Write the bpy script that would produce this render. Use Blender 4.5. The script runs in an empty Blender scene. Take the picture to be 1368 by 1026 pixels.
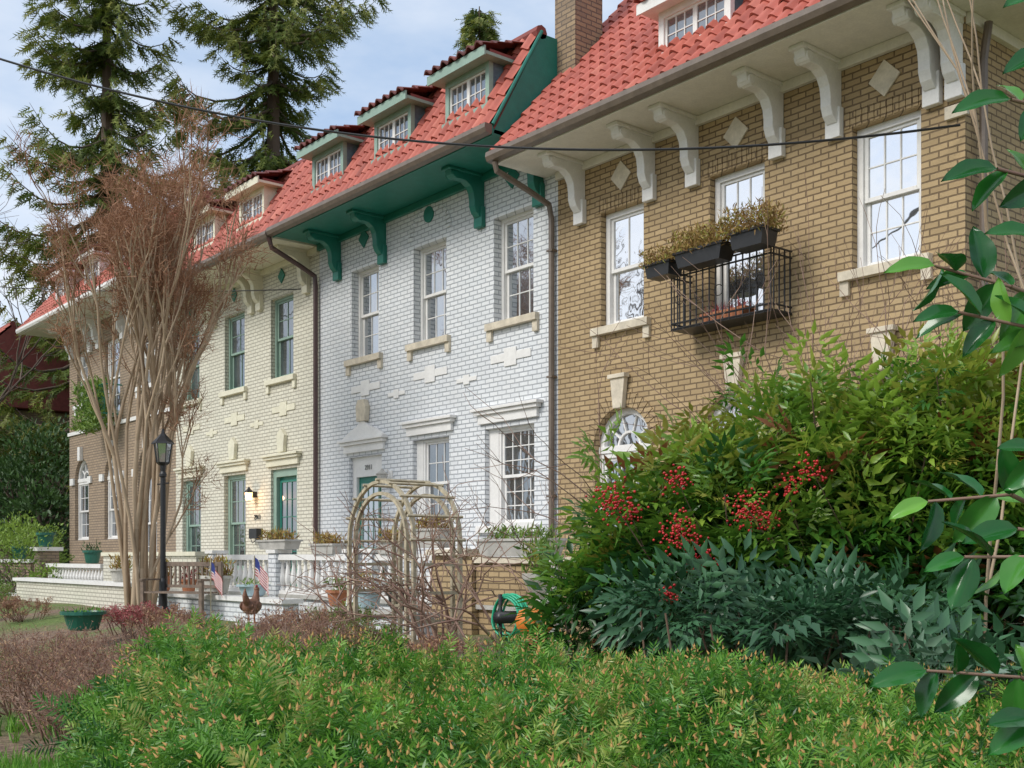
import bpy, math, random
import numpy as np
from mathutils import Vector, Matrix
rng=np.random.default_rng(7); random.seed(7)
pi=math.pi
EYE=1.6; CAMY=-11.28
CT,ST=0.7725,0.635
def site(r,f,z=0.0):
    """garden frame (metres to the right of / ahead of the standpoint) -> world"""
    return (ST*r-CT*f, CAMY+CT*r+ST*f, z)
def gh(X,Y):
    t=np.clip((np.asarray(Y,float)+8.8)/4.6,0,1); t=t*t*(3-2*t)
    return 0.62*t+0.03*np.sin(X*1.3+Y*.7)*np.cos(Y*1.1)

# ---------------- materials
def nodes(name):
    m=bpy.data.materials.new(name); m.use_nodes=True
    return m,m.node_tree,m.node_tree.nodes['Principled BSDF']
def N(nt,t,**k):
    n=nt.nodes.new(t)
    for a,b in k.items(): setattr(n,a,b)
    return n
def col(c): return (c[0],c[1],c[2],1)
def mixc(nt,f,a,b,mode='MIX'):
    n=N(nt,'ShaderNodeMix',data_type='RGBA',blend_type=mode)
    for s,v in ((0,f),(6,a),(7,b)):
        if isinstance(v,(int,float)): n.inputs[s].default_value=v
        elif isinstance(v,tuple): n.inputs[s].default_value=col(v)
        else: nt.links.new(v,n.inputs[s])
    return n.outputs[2]
def noise(nt,vec,scale,detail=4,rough=.6):
    n=N(nt,'ShaderNodeTexNoise'); n.inputs['Scale'].default_value=scale; n.inputs['Detail'].default_value=detail
    n.inputs['Roughness'].default_value=rough
    if vec is not None: nt.links.new(vec,n.inputs['Vector'])
    return n.outputs['Fac']
def ramp(nt,fac,a,b):
    n=N(nt,'ShaderNodeMapRange'); n.inputs[1].default_value=a; n.inputs[2].default_value=b
    nt.links.new(fac,n.inputs[0]); return n.outputs[0]
def bump(nt,b,h,strength,dist=.01):
    n=N(nt,'ShaderNodeBump'); n.inputs['Strength'].default_value=strength; n.inputs['Distance'].default_value=dist
    nt.links.new(h,n.inputs['Height']); nt.links.new(n.outputs[0],b.inputs['Normal'])
def plain(name,c,rough=.6,var=.25,scale=6,bmp=.25,metal=0,grime=.25):
    m,nt,b=nodes(name); g=N(nt,'ShaderNodeNewGeometry').outputs['Position']
    f=ramp(nt,noise(nt,g,scale),.3,.7)
    f2=ramp(nt,noise(nt,g,scale*6),.35,.7)
    lo=tuple(x*(1-var) for x in c); hi=tuple(min(1,x*(1+var*.5)) for x in c)
    cc=mixc(nt,f,lo,hi)
    mul=N(nt,'ShaderNodeMath',operation='MULTIPLY'); mul.inputs[1].default_value=grime; nt.links.new(f2,mul.inputs[0])
    cc=mixc(nt,mul.outputs[0],cc,tuple(x*.6 for x in c))
    nt.links.new(cc,b.inputs['Base Color']); b.inputs['Roughness'].default_value=rough; b.inputs['Metallic'].default_value=metal
    if bmp: bump(nt,b,noise(nt,g,scale*8),bmp,.004)
    return m
def brick(name,c1,c2,mortar,bw=.215,rh=.075,ms=.010,stain=.35,stainc=(.2,.17,.14)):
    m,nt,b=nodes(name); g=N(nt,'ShaderNodeNewGeometry').outputs['Position']
    s=N(nt,'ShaderNodeSeparateXYZ'); nt.links.new(g,s.inputs[0])
    a=N(nt,'ShaderNodeMath',operation='ADD'); nt.links.new(s.outputs[0],a.inputs[0]); nt.links.new(s.outputs[1],a.inputs[1])
    dn=N(nt,'ShaderNodeMath',operation='MULTIPLY_ADD'); nt.links.new(noise(nt,g,9,2),dn.inputs[0]); dn.inputs[1].default_value=.014; nt.links.new(s.outputs[2],dn.inputs[2])
    c=N(nt,'ShaderNodeCombineXYZ'); nt.links.new(a.outputs[0],c.inputs[0]); nt.links.new(dn.outputs[0],c.inputs[1])
    t=N(nt,'ShaderNodeTexBrick'); nt.links.new(c.outputs[0],t.inputs['Vector'])
    t.inputs['Scale'].default_value=1; t.inputs['Brick Width'].default_value=bw; t.inputs['Row Height'].default_value=rh
    t.inputs['Mortar Size'].default_value=ms; t.inputs['Mortar Smooth'].default_value=.25; t.inputs['Bias'].default_value=0
    t.inputs['Color1'].default_value=col(c1); t.inputs['Color2'].default_value=col(c2); t.inputs['Mortar'].default_value=col(mortar)
    f=ramp(nt,noise(nt,g,.9,6,.65),.42,.72)
    mm=N(nt,'ShaderNodeMath',operation='MULTIPLY'); mm.inputs[1].default_value=stain; nt.links.new(f,mm.inputs[0])
    cc=mixc(nt,mm.outputs[0],t.outputs['Color'],stainc)
    f3=ramp(nt,noise(nt,g,35,3),.3,.75)
    m3=N(nt,'ShaderNodeMath',operation='MULTIPLY'); m3.inputs[1].default_value=.25; nt.links.new(f3,m3.inputs[0])
    cc=mixc(nt,m3.outputs[0],cc,tuple(x*.55 for x in c1))
    nt.links.new(cc,b.inputs['Base Color']); b.inputs['Roughness'].default_value=.85
    inv=N(nt,'ShaderNodeMath',operation='MULTIPLY_ADD'); inv.inputs[1].default_value=-1; nt.links.new(t.outputs['Fac'],inv.inputs[0])
    nz=N(nt,'ShaderNodeMath',operation='MULTIPLY'); nz.inputs[1].default_value=.5; nt.links.new(noise(nt,g,40,3),nz.inputs[0]); nt.links.new(nz.outputs[0],inv.inputs[2])
    bump(nt,b,inv.outputs[0],.9,.012)
    return m
def tint_mat(name,stops,rough=.5,trans=.0,spec=.5,var=.3,bmp=0):
    m,nt,b=nodes(name); at=N(nt,'ShaderNodeAttribute',attribute_name='tint')
    r=N(nt,'ShaderNodeValToRGB'); e=r.color_ramp.elements
    while len(e)<len(stops): e.new(.5)
    for i,(p,c) in enumerate(stops): e[i].position=p; e[i].color=col(c)
    nt.links.new(at.outputs['Fac'],r.inputs[0])
    g=N(nt,'ShaderNodeNewGeometry').outputs['Position']
    f=ramp(nt,noise(nt,g,5,4),.3,.7); mm=N(nt,'ShaderNodeMath',operation='MULTIPLY'); mm.inputs[1].default_value=var; nt.links.new(f,mm.inputs[0])
    cc=mixc(nt,mm.outputs[0],r.outputs[0],tuple(x*.45 for x in stops[0][1]))
    nt.links.new(cc,b.inputs['Base Color']); b.inputs['Roughness'].default_value=rough; b.inputs['Specular IOR Level'].default_value=spec
    if bmp: bump(nt,b,noise(nt,g,60,3),bmp,.004)
    if trans>0:
        o=nt.nodes['Material Output']; tr=N(nt,'ShaderNodeBsdfTranslucent'); nt.links.new(cc,tr.inputs[0])
        mx=N(nt,'ShaderNodeMixShader'); mx.inputs[0].default_value=trans
        nt.links.new(b.outputs[0],mx.inputs[1]); nt.links.new(tr.outputs[0],mx.inputs[2]); nt.links.new(mx.outputs[0],o.inputs[0])
    return m
def glass(name,base,refl):
    m,nt,b=nodes(name); g=N(nt,'ShaderNodeNewGeometry').outputs['Position']
    cc=mixc(nt,ramp(nt,noise(nt,g,1.5,3),.35,.65),tuple(x*.4 for x in base),base)
    nt.links.new(cc,b.inputs['Base Color']); b.inputs['Roughness'].default_value=.4
    gl=N(nt,'ShaderNodeBsdfGlossy'); gl.inputs['Roughness'].default_value=.02; gl.inputs['Color'].default_value=(.95,.97,1,1)
    bp=N(nt,'ShaderNodeBump'); bp.inputs['Strength'].default_value=.25; bp.inputs['Distance'].default_value=.02
    nt.links.new(noise(nt,g,1.8,2),bp.inputs['Height']); nt.links.new(bp.outputs[0],gl.inputs['Normal'])
    mx=N(nt,'ShaderNodeMixShader'); mx.inputs[0].default_value=refl
    o=nt.nodes['Material Output']; nt.links.new(b.outputs[0],mx.inputs[1]); nt.links.new(gl.outputs[0],mx.inputs[2]); nt.links.new(mx.outputs[0],o.inputs[0])
    return m

M=dict(
 tan=brick('tan_brick',(.50,.36,.195),(.39,.275,.145),(.15,.10,.055),stain=.25,stainc=(.30,.23,.14)),
 white=brick('white_brick',(.82,.83,.84),(.74,.76,.78),(.38,.40,.43),stain=.25,stainc=(.55,.54,.53)),
 ivory=brick('ivory_brick',(.76,.73,.61),(.68,.65,.54),(.40,.37,.30),stain=.25,stainc=(.46,.43,.36)),
 mauve=brick('mauve_brick',(.42,.31,.21),(.34,.25,.17),(.18,.14,.11)),
 chim=brick('chimney_brick',(.38,.27,.16),(.27,.19,.12),(.13,.10,.08)),
 stone=plain('limestone',(.68,.60,.47),.8), wtrim=plain('white_paint',(.82,.80,.77),.5,.08,grime=.2),
 cream=plain('cream_paint',(.76,.72,.56),.55,.1), green=plain('teal_green_paint',(.015,.19,.14),.45,.15),
 gtrim=plain('sage_trim',(.28,.40,.33),.5,.12), slate=plain('slate_cheek',(.13,.18,.21),.7,.4,10),
 gutter=plain('gutter_bronze',(.17,.13,.10),.4), brown=plain('downspout_brown',(.09,.045,.04),.4),
 soffit=plain('soffit_white',(.80,.76,.68),.6,.08), black=plain('black_iron',(.02,.02,.022),.4,grime=.1),
 wood=plain('weathered_wood',(.50,.43,.30),.8,.4,14), concrete=plain('concrete',(.50,.48,.44),.85),
 terra=plain('terracotta',(.45,.17,.08),.7), gpot=plain('green_glazed_pot',(.02,.13,.09),.3),
 bluepot=plain('pale_blue_pot',(.42,.55,.60),.4), deck=plain('roof_underlay',(.24,.06,.05),.8),
 orange=plain('orange_pumpkin',(.75,.22,.03),.45), hose=plain('green_hose',(.02,.42,.22),.35),
 red=plain('flag_red',(.5,.03,.04),.6), blue=plain('flag_blue',(.03,.05,.25),.6), henb=plain('hen_brown',(.20,.09,.05),.6,.5,20),
 statue=plain('statue_stone',(.58,.56,.50),.8), teak=plain('teak_bench',(.22,.16,.12),.7,.4,14), numgrey=plain('number_grey',(.30,.30,.28),.5),
 g_hi=glass('glass_bright',(.34,.36,.40),.86), g_mid=glass('glass_mid',(.10,.12,.14),.52), g_lo=glass('glass_dark',(.06,.07,.075),.28),
 lead=plain('flat_roof',(.3,.33,.36),.6),
)
M['tile']=tint_mat('clay_tile',[(0,(.34,.085,.06)),(.5,(.53,.135,.095)),(1,(.62,.20,.14))],.6,var=.3,bmp=.4)
M['tiledark']=tint_mat('clay_tile_dark',[(0,(.12,.035,.03)),(1,(.28,.07,.05))],.6,var=.3)
M['crape']=tint_mat('crape_bark',[(0,(.38,.27,.17)),(1,(.54,.41,.28))],.7,bmp=.3)
M['bark']=tint_mat('dark_bark',[(0,(.10,.07,.05)),(1,(.16,.12,.09))],.9,bmp=.5)
M['cane']=tint_mat('nandina_cane',[(0,(.13,.08,.05)),(1,(.26,.17,.11))],.8)
M['twig']=tint_mat('red_twig',[(0,(.22,.12,.09)),(1,(.38,.25,.18))],.7)
M['haze']=tint_mat('seed_twig',[(0,(.26,.12,.06)),(1,(.48,.27,.16))],.8,.15)
M['spruce']=tint_mat('spruce_needles',[(0,(.045,.09,.012)),(.5,(.15,.21,.03)),(1,(.32,.33,.07))],.6,.25)
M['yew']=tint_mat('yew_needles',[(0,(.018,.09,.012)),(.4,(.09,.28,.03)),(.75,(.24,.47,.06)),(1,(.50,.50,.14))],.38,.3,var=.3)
M['bud']=tint_mat('yew_bud',[(0,(.35,.18,.05)),(1,(.5,.30,.08))],.6)
M['yewshade']=plain('yew_inner_shade',(.012,.025,.008),.9)  # near-black core colour, the hedge's inner shade put into it
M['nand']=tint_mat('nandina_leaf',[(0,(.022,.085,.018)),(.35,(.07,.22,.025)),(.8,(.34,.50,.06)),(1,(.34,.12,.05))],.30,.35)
M['nandb']=tint_mat('nandina_blue',[(0,(.025,.09,.035)),(.6,(.08,.20,.09)),(1,(.36,.45,.38))],.33,.15)
M['berry']=tint_mat('red_berry',[(0,(.36,.008,.012)),(1,(.62,.025,.025))],.25,var=.2)
M['cam']=tint_mat('camellia_leaf',[(0,(.012,.09,.018)),(.6,(.03,.18,.025)),(1,(.16,.38,.05))],.20,.12,var=.15)
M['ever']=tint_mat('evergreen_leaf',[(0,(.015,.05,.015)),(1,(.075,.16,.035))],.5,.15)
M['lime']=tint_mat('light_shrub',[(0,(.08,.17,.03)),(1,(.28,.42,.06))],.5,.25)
M['dry']=tint_mat('dry_foliage',[(0,(.26,.12,.08)),(.6,(.44,.25,.17)),(1,(.55,.38,.2))],.8,.25)
M['dryplant']=tint_mat('dry_potted',[(0,(.20,.11,.04)),(.6,(.46,.29,.09)),(1,(.36,.40,.08))],.8,.2)
M['azal']=tint_mat('azalea_leaf',[(0,(.30,.06,.06)),(1,(.55,.17,.17))],.6,.2)
M['grass']=tint_mat('grass_blade',[(0,(.06,.22,.02)),(1,(.24,.50,.05))],.5,.3)

# ---------------- mesh helpers
def empty(name,loc=(0,0,0)):
    e=bpy.data.objects.new(name,None); e.location=loc; bpy.context.scene.collection.objects.link(e); e.empty_display_size=.3
    return e
def put(ob,parent):
    bpy.context.scene.collection.objects.link(ob)
    if parent is not None:
        ob.parent=parent; ob.matrix_parent_inverse=Matrix.Translation(parent.location).inverted()
    return ob
class MB:
    def __init__(s): s.v=[];s.f=[];s.mi=[];s.mats=[]
    def m(s,k):
        if k not in s.mats: s.mats.append(k)
        return s.mats.index(k)
    def poly(s,pts,k):
        n=len(s.v); s.v+=[tuple(p) for p in pts]; s.f.append(tuple(range(n,n+len(pts)))); s.mi.append(s.m(k))
    def add(s,V,F,k):
        n=len(s.v); s.v+=[tuple(p) for p in V]; i=s.m(k)
        for f in F: s.f.append(tuple(n+a for a in f)); s.mi.append(i)
    def box(s,x0,x1,y0,y1,z0,z1,k):
        V=[(x,y,z) for x in(x0,x1) for y in(y0,y1) for z in(z0,z1)]
        s.add(V,[(0,1,3,2),(4,6,7,5),(0,4,5,1),(2,3,7,6),(0,2,6,4),(1,5,7,3)],k)
    def extx(s,prof,x0,x1,k):
        n=len(prof); V=[(x0,y,z) for y,z in prof]+[(x1,y,z) for y,z in prof]
        s.add(V,[tuple(range(n)),tuple(range(2*n-1,n-1,-1))]+[(i,i+n,(i+1)%n+n,(i+1)%n) for i in range(n)],k)
    def exty(s,prof,y0,y1,k):
        n=len(prof); V=[(x,y0,z) for x,z in prof]+[(x,y1,z) for x,z in prof]
        s.add(V,[tuple(range(n)),tuple(range(2*n-1,n-1,-1))]+[(i,i+n,(i+1)%n+n,(i+1)%n) for i in range(n)],k)
    def lathe(s,c,prof,k,n=14,sx=1,rib=0):
        V=[];F=[]
        for r,z in prof:
            for i in range(n):
                a=2*pi*i/n; rr=r*(1+rib*math.cos(a*8)); V.append((c[0]+rr*math.cos(a)*sx,c[1]+rr*math.sin(a),c[2]+z))
        for j in range(len(prof)-1):
            for i in range(n): F.append((j*n+i,j*n+(i+1)%n,(j+1)*n+(i+1)%n,(j+1)*n+i))
        F.append(tuple(range(n))); F.append(tuple(range((len(prof)-1)*n,len(prof)*n)))
        s.add(V,F,k)
    def tube(s,pts,r,k,n=7,closed=False):
        pts=[Vector(p) for p in pts]; R=r if isinstance(r,(list,tuple)) else [r]*len(pts)
        V=[];F=[];ref=None
        for i,p in enumerate(pts):
            d=(pts[min(i+1,len(pts)-1)]-pts[max(i-1,0)]).normalized()
            if ref is None:
                ref=Vector((0,0,1)) if abs(d.z)<.9 else Vector((1,0,0))
            a=d.cross(ref).normalized(); b=a.cross(d).normalized(); ref=b
            for j in range(n):
                t=2*pi*j/n; V.append(p+(a*math.cos(t)+b*math.sin(t))*R[i])
        for i in range(len(pts)-1):
            for j in range(n): F.append((i*n+j,i*n+(j+1)%n,(i+1)*n+(j+1)%n,(i+1)*n+j))
        F.append(tuple(range(n))); F.append(tuple(range((len(pts)-1)*n,len(pts)*n)))
        s.add(V,F,k)
    def ball(s,c,rx,ry,rz,k,n=12):
        prof=[(max(.001,math.sin(pi*i/8)),-math.cos(pi*i/8)) for i in range(9)]
        V=[];F=[]
        for r,z in prof:
            for i in range(n):
                a=2*pi*i/n; V.append((c[0]+r*rx*math.cos(a),c[1]+r*ry*math.sin(a),c[2]+z*rz))
        for j in range(8):
            for i in range(n): F.append((j*n+i,j*n+(i+1)%n,(j+1)*n+(i+1)%n,(j+1)*n+i))
        s.add(V,F,k)
    def build(s,name,parent=None,smooth=False,bevel=0,xf=None):
        me=bpy.data.meshes.new(name)
        v=s.v if xf is None else [tuple(xf@Vector(p)) for p in s.v]
        me.from_pydata(v,[],s.f); me.polygons.foreach_set('material_index',s.mi)
        for k in s.mats: me.materials.append(M[k])
        if smooth: me.polygons.foreach_set('use_smooth',[True]*len(s.f))
        me.update(); ob=bpy.data.objects.new(name,me); put(ob,parent)
        if bevel:
            md=ob.modifiers.new('b','BEVEL'); md.width=bevel; md.segments=2; md.limit_method='ANGLE'
        return ob
def tri_mesh(name,parts,parent=None,smooth=False):
    """parts: list of (V,F(tris),tint per face,matkey)"""
    Vs=[];Fs=[];Ts=[];Ms=[];mats=[];o=0
    for V,F,T,k in parts:
        if len(F)==0: continue
        if k not in mats: mats.append(k)
        Vs.append(V);Fs.append(F+o);Ts.append(T);Ms.append(np.full(len(F),mats.index(k)));o+=len(V)
    V=np.concatenate(Vs);F=np.concatenate(Fs);T=np.concatenate(Ts);Mi=np.concatenate(Ms)
    me=bpy.data.meshes.new(name); me.vertices.add(len(V)); me.vertices.foreach_set('co',V.astype(np.float32).ravel())
    k=F.shape[1]
    me.loops.add(F.size); me.loops.foreach_set('vertex_index',F.astype(np.int32).ravel())
    me.polygons.add(len(F)); me.polygons.foreach_set('loop_start',np.arange(0,F.size,k,dtype=np.int32))
    me.polygons.foreach_set('loop_total',np.full(len(F),k,dtype=np.int32))
    me.polygons.foreach_set('material_index',Mi.astype(np.int32))
    if smooth: me.polygons.foreach_set('use_smooth',np.ones(len(F),bool))
    a=me.attributes.new('tint','FLOAT','FACE'); a.data.foreach_set('value',T.astype(np.float32))
    for q in mats: me.materials.append(M[q])
    me.update(calc_edges=True); me.validate()
    ob=bpy.data.objects.new(name,me); put(ob,parent); return ob
def nrm(a): return a/np.maximum(np.linalg.norm(a,axis=-1,keepdims=True),1e-9)
def frames(d,up=None):
    d=nrm(np.asarray(d,float))
    if up is None: up=rng.normal(size=d.shape)
    x=nrm(np.cross(d,up)); z=np.cross(x,d); return np.stack([x,d,z],axis=2)
def stamp(T,Mx,P,S,tint,k):
    tv,tf=T; n=len(P); S=np.broadcast_to(np.asarray(S,float),(n,))
    V=np.einsum('nij,kj->nki',Mx,tv)*S[:,None,None]+np.asarray(P)[:,None,:]
    F=tf[None]+(np.arange(n)*len(tv))[:,None,None]
    t=np.repeat(np.clip(tint,0,1),len(tf))
    return V.reshape(-1,3),F.reshape(-1,tf.shape[1]),t,k
def leafT(l,w,fold=.15,curl=.1):
    V=np.array([(0,0,0),(-w*.5,l*.36,fold*w),(w*.5,l*.36,fold*w),(0,l*.5,-curl*l*.2),(0,l,-curl*l)])
    F=np.array([(0,3,1),(0,2,3),(1,3,4),(3,2,4)])
    return V,F
def merge(items):
    Vs=[];Fs=[];o=0
    for V,F in items: Vs.append(V);Fs.append(F+o);o+=len(V)
    return np.concatenate(Vs),np.concatenate(Fs)
def place(T,d,p,s=1,up=(0,0,1)):
    Mx=frames(np.array([d]),np.array([up]))[0]; return (T[0]*s)@Mx.T+np.array(p),T[1]
def segs2tris(segs,sides,k,tint=None):
    A=np.array([[*p,*q,r0,r1] for p,q,r0,r1 in segs]); P0=A[:,:3];P1=A[:,3:6];n=len(A)
    Mx=frames(P1-P0,np.where(np.abs(nrm(P1-P0)[:,2:3])<.9,[[0,0,1.]],[[1.,0,0]]))
    ang=np.arange(sides)*2*pi/sides; c=np.stack([np.cos(ang),0*ang,np.sin(ang)],1)
    ring=np.einsum('nij,kj->nki',Mx,c)
    V=np.concatenate([P0[:,None]+ring*A[:,6,None,None],P1[:,None]+ring*A[:,7,None,None]],1).reshape(-1,3)
    f=[]
    for j in range(sides):
        a,b=j,(j+1)%sides; f+=[(a,b,b+sides),(a,b+sides,a+sides)]
    F=(np.array(f)[None]+(np.arange(n)*2*sides)[:,None,None]).reshape(-1,3)
    t=np.repeat(rng.random(n) if tint is None else tint,len(f))
    return V,F,t,k
def grow(segs,tips,p,d,L,r,depth,spread=.5,up=.12,nb=(2,3),wig=.16,shr=.74,rs=.62,n=3):
    p=np.array(p,float);d=nrm(np.array(d,float)); r1=r*rs; mids=[]
    for i in range(n):
        d=nrm(d+rng.normal(size=3)*wig+np.array([0,0,up])); q=p+d*L/n
        segs.append((p,q,r+(r1-r)*i/n,r+(r1-r)*(i+1)/n)); p=q; mids.append((p,d))
    if depth==0: tips.append((p,d)); return
    for k in range(rng.integers(nb[0],nb[1]+1)):
        bp,bd=(mids[-1] if k<2 else mids[rng.integers(0,n)])
        grow(segs,tips,bp,nrm(bd+nrm(rng.normal(size=3))*spread),L*shr*rng.uniform(.8,1.15),r1,depth-1,spread,up,nb,wig,shr,rs,n)

# ---------------- sky / sun / camera
sc=bpy.context.scene
w=bpy.data.worlds.new('World'); sc.world=w; w.use_nodes=True; nt=w.node_tree; bg=nt.nodes['Background']
S=Vector((-.12,-.80,.70)).normalized()
sky=N(nt,'ShaderNodeTexSky',sky_type='NISHITA'); sky.sun_disc=False; sky.sun_elevation=math.asin(S.z); sky.sun_rotation=math.atan2(S.x,S.y)
sky.air_density=1.0; sky.dust_density=1.0
tc=N(nt,'ShaderNodeTexCoord'); mp=N(nt,'ShaderNodeMapping'); mp.inputs['Scale'].default_value=(1,1,2.6); nt.links.new(tc.outputs['Generated'],mp.inputs[0])
cf=ramp(nt,noise(nt,mp.outputs[0],2.1,7,.55),.36,.62)
cm=N(nt,'ShaderNodeMath',operation='MULTIPLY'); cm.inputs[1].default_value=.85; nt.links.new(cf,cm.inputs[0])
haze=mixc(nt,.68,sky.outputs[0],(3.6,4.8,6.6))   # thin high haze over the clear sky
nt.links.new(mixc(nt,cm.outputs[0],haze,(6.9,7.1,7.4)),bg.inputs[0]); bg.inputs[1].default_value=.15
sl=bpy.data.lights.new('sun','SUN'); sl.energy=2.6; sl.angle=math.radians(24); sl.color=(1,.96,.89)
so=bpy.data.objects.new('sun',sl); so.rotation_euler=S.to_track_quat('Z','Y').to_euler(); sc.collection.objects.link(so)
cam=bpy.data.cameras.new('camera'); co=bpy.data.objects.new('camera',cam); sc.collection.objects.link(co); sc.camera=co
co.location=(0,CAMY,EYE); co.rotation_euler=(pi/2,0,math.atan2(CT,ST)); cam.lens=39.47; cam.sensor_width=36; cam.shift_y=.1689; cam.clip_end=2000; cam.clip_start=.05
sc.view_settings.view_transform='Standard'; sc.view_settings.look='None'; sc.view_settings.exposure=0

# ---------------- ground
m,nt,b=nodes('garden_soil'); g=N(nt,'ShaderNodeNewGeometry').outputs['Position']
f=ramp(nt,noise(nt,g,.5,6),.42,.58); soil=mixc(nt,ramp(nt,noise(nt,g,14,6,.7),.35,.65),(.10,.065,.045),(.36,.25,.17)); gr=mixc(nt,noise(nt,g,9,5),(.06,.12,.02),(.22,.28,.08))
nt.links.new(mixc(nt,f,soil,gr),b.inputs['Base Color']); b.inputs['Roughness'].default_value=.95; bump(nt,b,noise(nt,g,18,6,.7),1,.05); M['soil']=m
xs=np.unique(np.concatenate([[-600,-300,-150,-90,-70],np.arange(-55,12,.5),[20,40,80,150,300,600]])); ys=np.unique(np.concatenate([[-600,-300,-150,-70,-40,-25],np.arange(-16,2,.35),[10,30,70,150,300,600]]))
XX,YY=np.meshgrid(xs,ys,indexing='ij'); ZZ=gh(XX,YY)
V=np.stack([XX,YY,ZZ],-1).reshape(-1,3); ny=len(ys); idx=np.arange(len(xs)*ny).reshape(len(xs),ny)
F=np.stack([idx[:-1,:-1],idx[1:,:-1],idx[1:,1:],idx[:-1,1:]],-1).reshape(-1,4)
tri_mesh('ground',[(V,F,np.zeros(len(F)),'soil')],smooth=True)

# ---------------- roof tiles
def tiles(name,x0,x1,y0,z0,slope,length,parent,k='tile',per=.21,course=.30,amp=.06):
    nt_=max(1,round((x1-x0)/per)); per=(x1-x0)/nt_; q=8; nu=nt_*q+1
    u=np.arange(nu)/q; p=u%1; p[-1]=0
    h=np.where(p<.66,amp*np.sin(pi*np.minimum(p,.66)/.66),-.012*np.sin(pi*(p-.66)/.34)); x=x0+u*per
    nc=max(1,round(length/course)); course=length/nc; cs,sn=math.cos(slope),math.sin(slope)
    Vs=[];Fs=[];Ts=[];o=0
    for c in range(nc):
        jit=rng.uniform(-.006,.006,nt_+1)[np.minimum((u+1e-6).astype(int),nt_)]
        for (va,ha),(vb,hb) in ((( c*course-.03,.008),(c*course-.03,.036)),((c*course-.03,.036),((c+1)*course,.004))):
            rows=[]
            for v,hh in((va,ha),(vb,hb)):
                H=h+hh+jit; vv=v+jit*1.5
                rows.append(np.stack([x,y0+vv*cs-H*sn,z0+vv*sn+H*cs],1))
            Vs.append(np.concatenate(rows)); i=np.arange(nu-1)
            Fs.append(np.stack([i,i+1,i+1+nu,i+nu],1)+o); o+=2*nu
            if va==vb: tsave=np.clip(.5+rng.normal(size=nt_)*.2,0,1); Ts.append(tsave[(i//q)]*.3)
            else: Ts.append(tsave[(i//q)])
    return tri_mesh(name,[(np.concatenate(Vs),np.concatenate(Fs),np.concatenate(Ts),k)],parent,smooth=False)

# ---------------- facade pieces
def wall_x(mb,x0,x1,z0,z1,y,ops,k,depth=.22,rev=None):
    rev=rev or k
    xs=sorted({x0,x1}|{o[0] for o in ops}|{o[1] for o in ops}); zs=sorted({z0,z1}|{o[2] for o in ops}|{o[3] for o in ops})
    for i in range(len(xs)-1):
        for j in range(len(zs)-1):
            cx=(xs[i]+xs[i+1])/2; cz=(zs[j]+zs[j+1])/2
            if any(o[0]<cx<o[1] and o[2]<cz<o[3] for o in ops): continue
            mb.poly([(xs[i],y,zs[j]),(xs[i+1],y,zs[j]),(xs[i+1],y,zs[j+1]),(xs[i],y,zs[j+1])],k)
    for o in ops:
        a,b,c,d=o[:4]; arch=len(o)>4 and o[4]; r=(b-a)/2; sp=d-r if arch else d; cx=(a+b)/2
        mb.poly([(a,y,c),(a,y+depth,c),(a,y+depth,sp),(a,y,sp)],rev); mb.poly([(b,y,c),(b,y+depth,c),(b,y+depth,sp),(b,y,sp)],rev)
        mb.poly([(a,y,c),(b,y,c),(b,y+depth,c),(a,y+depth,c)],rev)
        if not arch: mb.poly([(a,y,d),(b,y,d),(b,y+depth,d),(a,y+depth,d)],rev)
        else:
            n=16; P=[(cx-r*math.cos(pi*i/n),sp+r*math.sin(pi*i/n)) for i in range(n+1)]
            for i in range(n):
                (xa,za),(xb,zb)=P[i],P[i+1]
                mb.poly([(xa,y,za),(xb,y,zb),(xb,y,d),(xa,y,d)],k); mb.poly([(xa,y,za),(xb,y,zb),(xb,y+depth,zb),(xa,y+depth,za)],rev)
def sash(mb,a,b,c,d,y,k,g,cols,rows,st=.05,mu=.018):
    mb.box(a,a+st,y,y+.035,c,d,k); mb.box(b-st,b,y,y+.035,c,d,k); mb.box(a+st,b-st,y,y+.035,c,c+st,k); mb.box(a+st,b-st,y,y+.035,d-st*.8,d,k)
    mb.poly([(a+st,y+.02,c+st),(b-st,y+.02,c+st),(b-st,y+.02,d-st*.8),(a+st,y+.02,d-st*.8)],g)
    A,B,C,D=a+st,b-st,c+st,d-st*.8
    for i in range(1,cols): x=A+(B-A)*i/cols; mb.box(x-mu/2,x+mu/2,y+.006,y+.03,C,D,k)
    for i in range(1,rows): z=C+(D-C)*i/rows; mb.box(A,B,y+.009,y+.028,z-mu/2,z+mu/2,k)
def window(mb,a,b,c,d,y,k,g,cu=(3,2),cl=(3,2),fw=.07,y0=.10):
    Y=y+y0
    mb.box(a,a+fw,Y,Y+.12,c,d,k); mb.box(b-fw,b,Y,Y+.12,c,d,k); mb.box(a+fw,b-fw,Y,Y+.12,d-fw,d,k); mb.box(a+fw,b-fw,Y-.03,Y+.12,c,c+.05,k)
    A,B,C,D=a+fw,b-fw,c+.05,d-fw; mid=(C+D)/2
    sash(mb,A,B,mid-.02,D,Y+.03,k,g,*cu); sash(mb,A,B,C,mid+.02,Y+.07,k,g,*cl)
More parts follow.
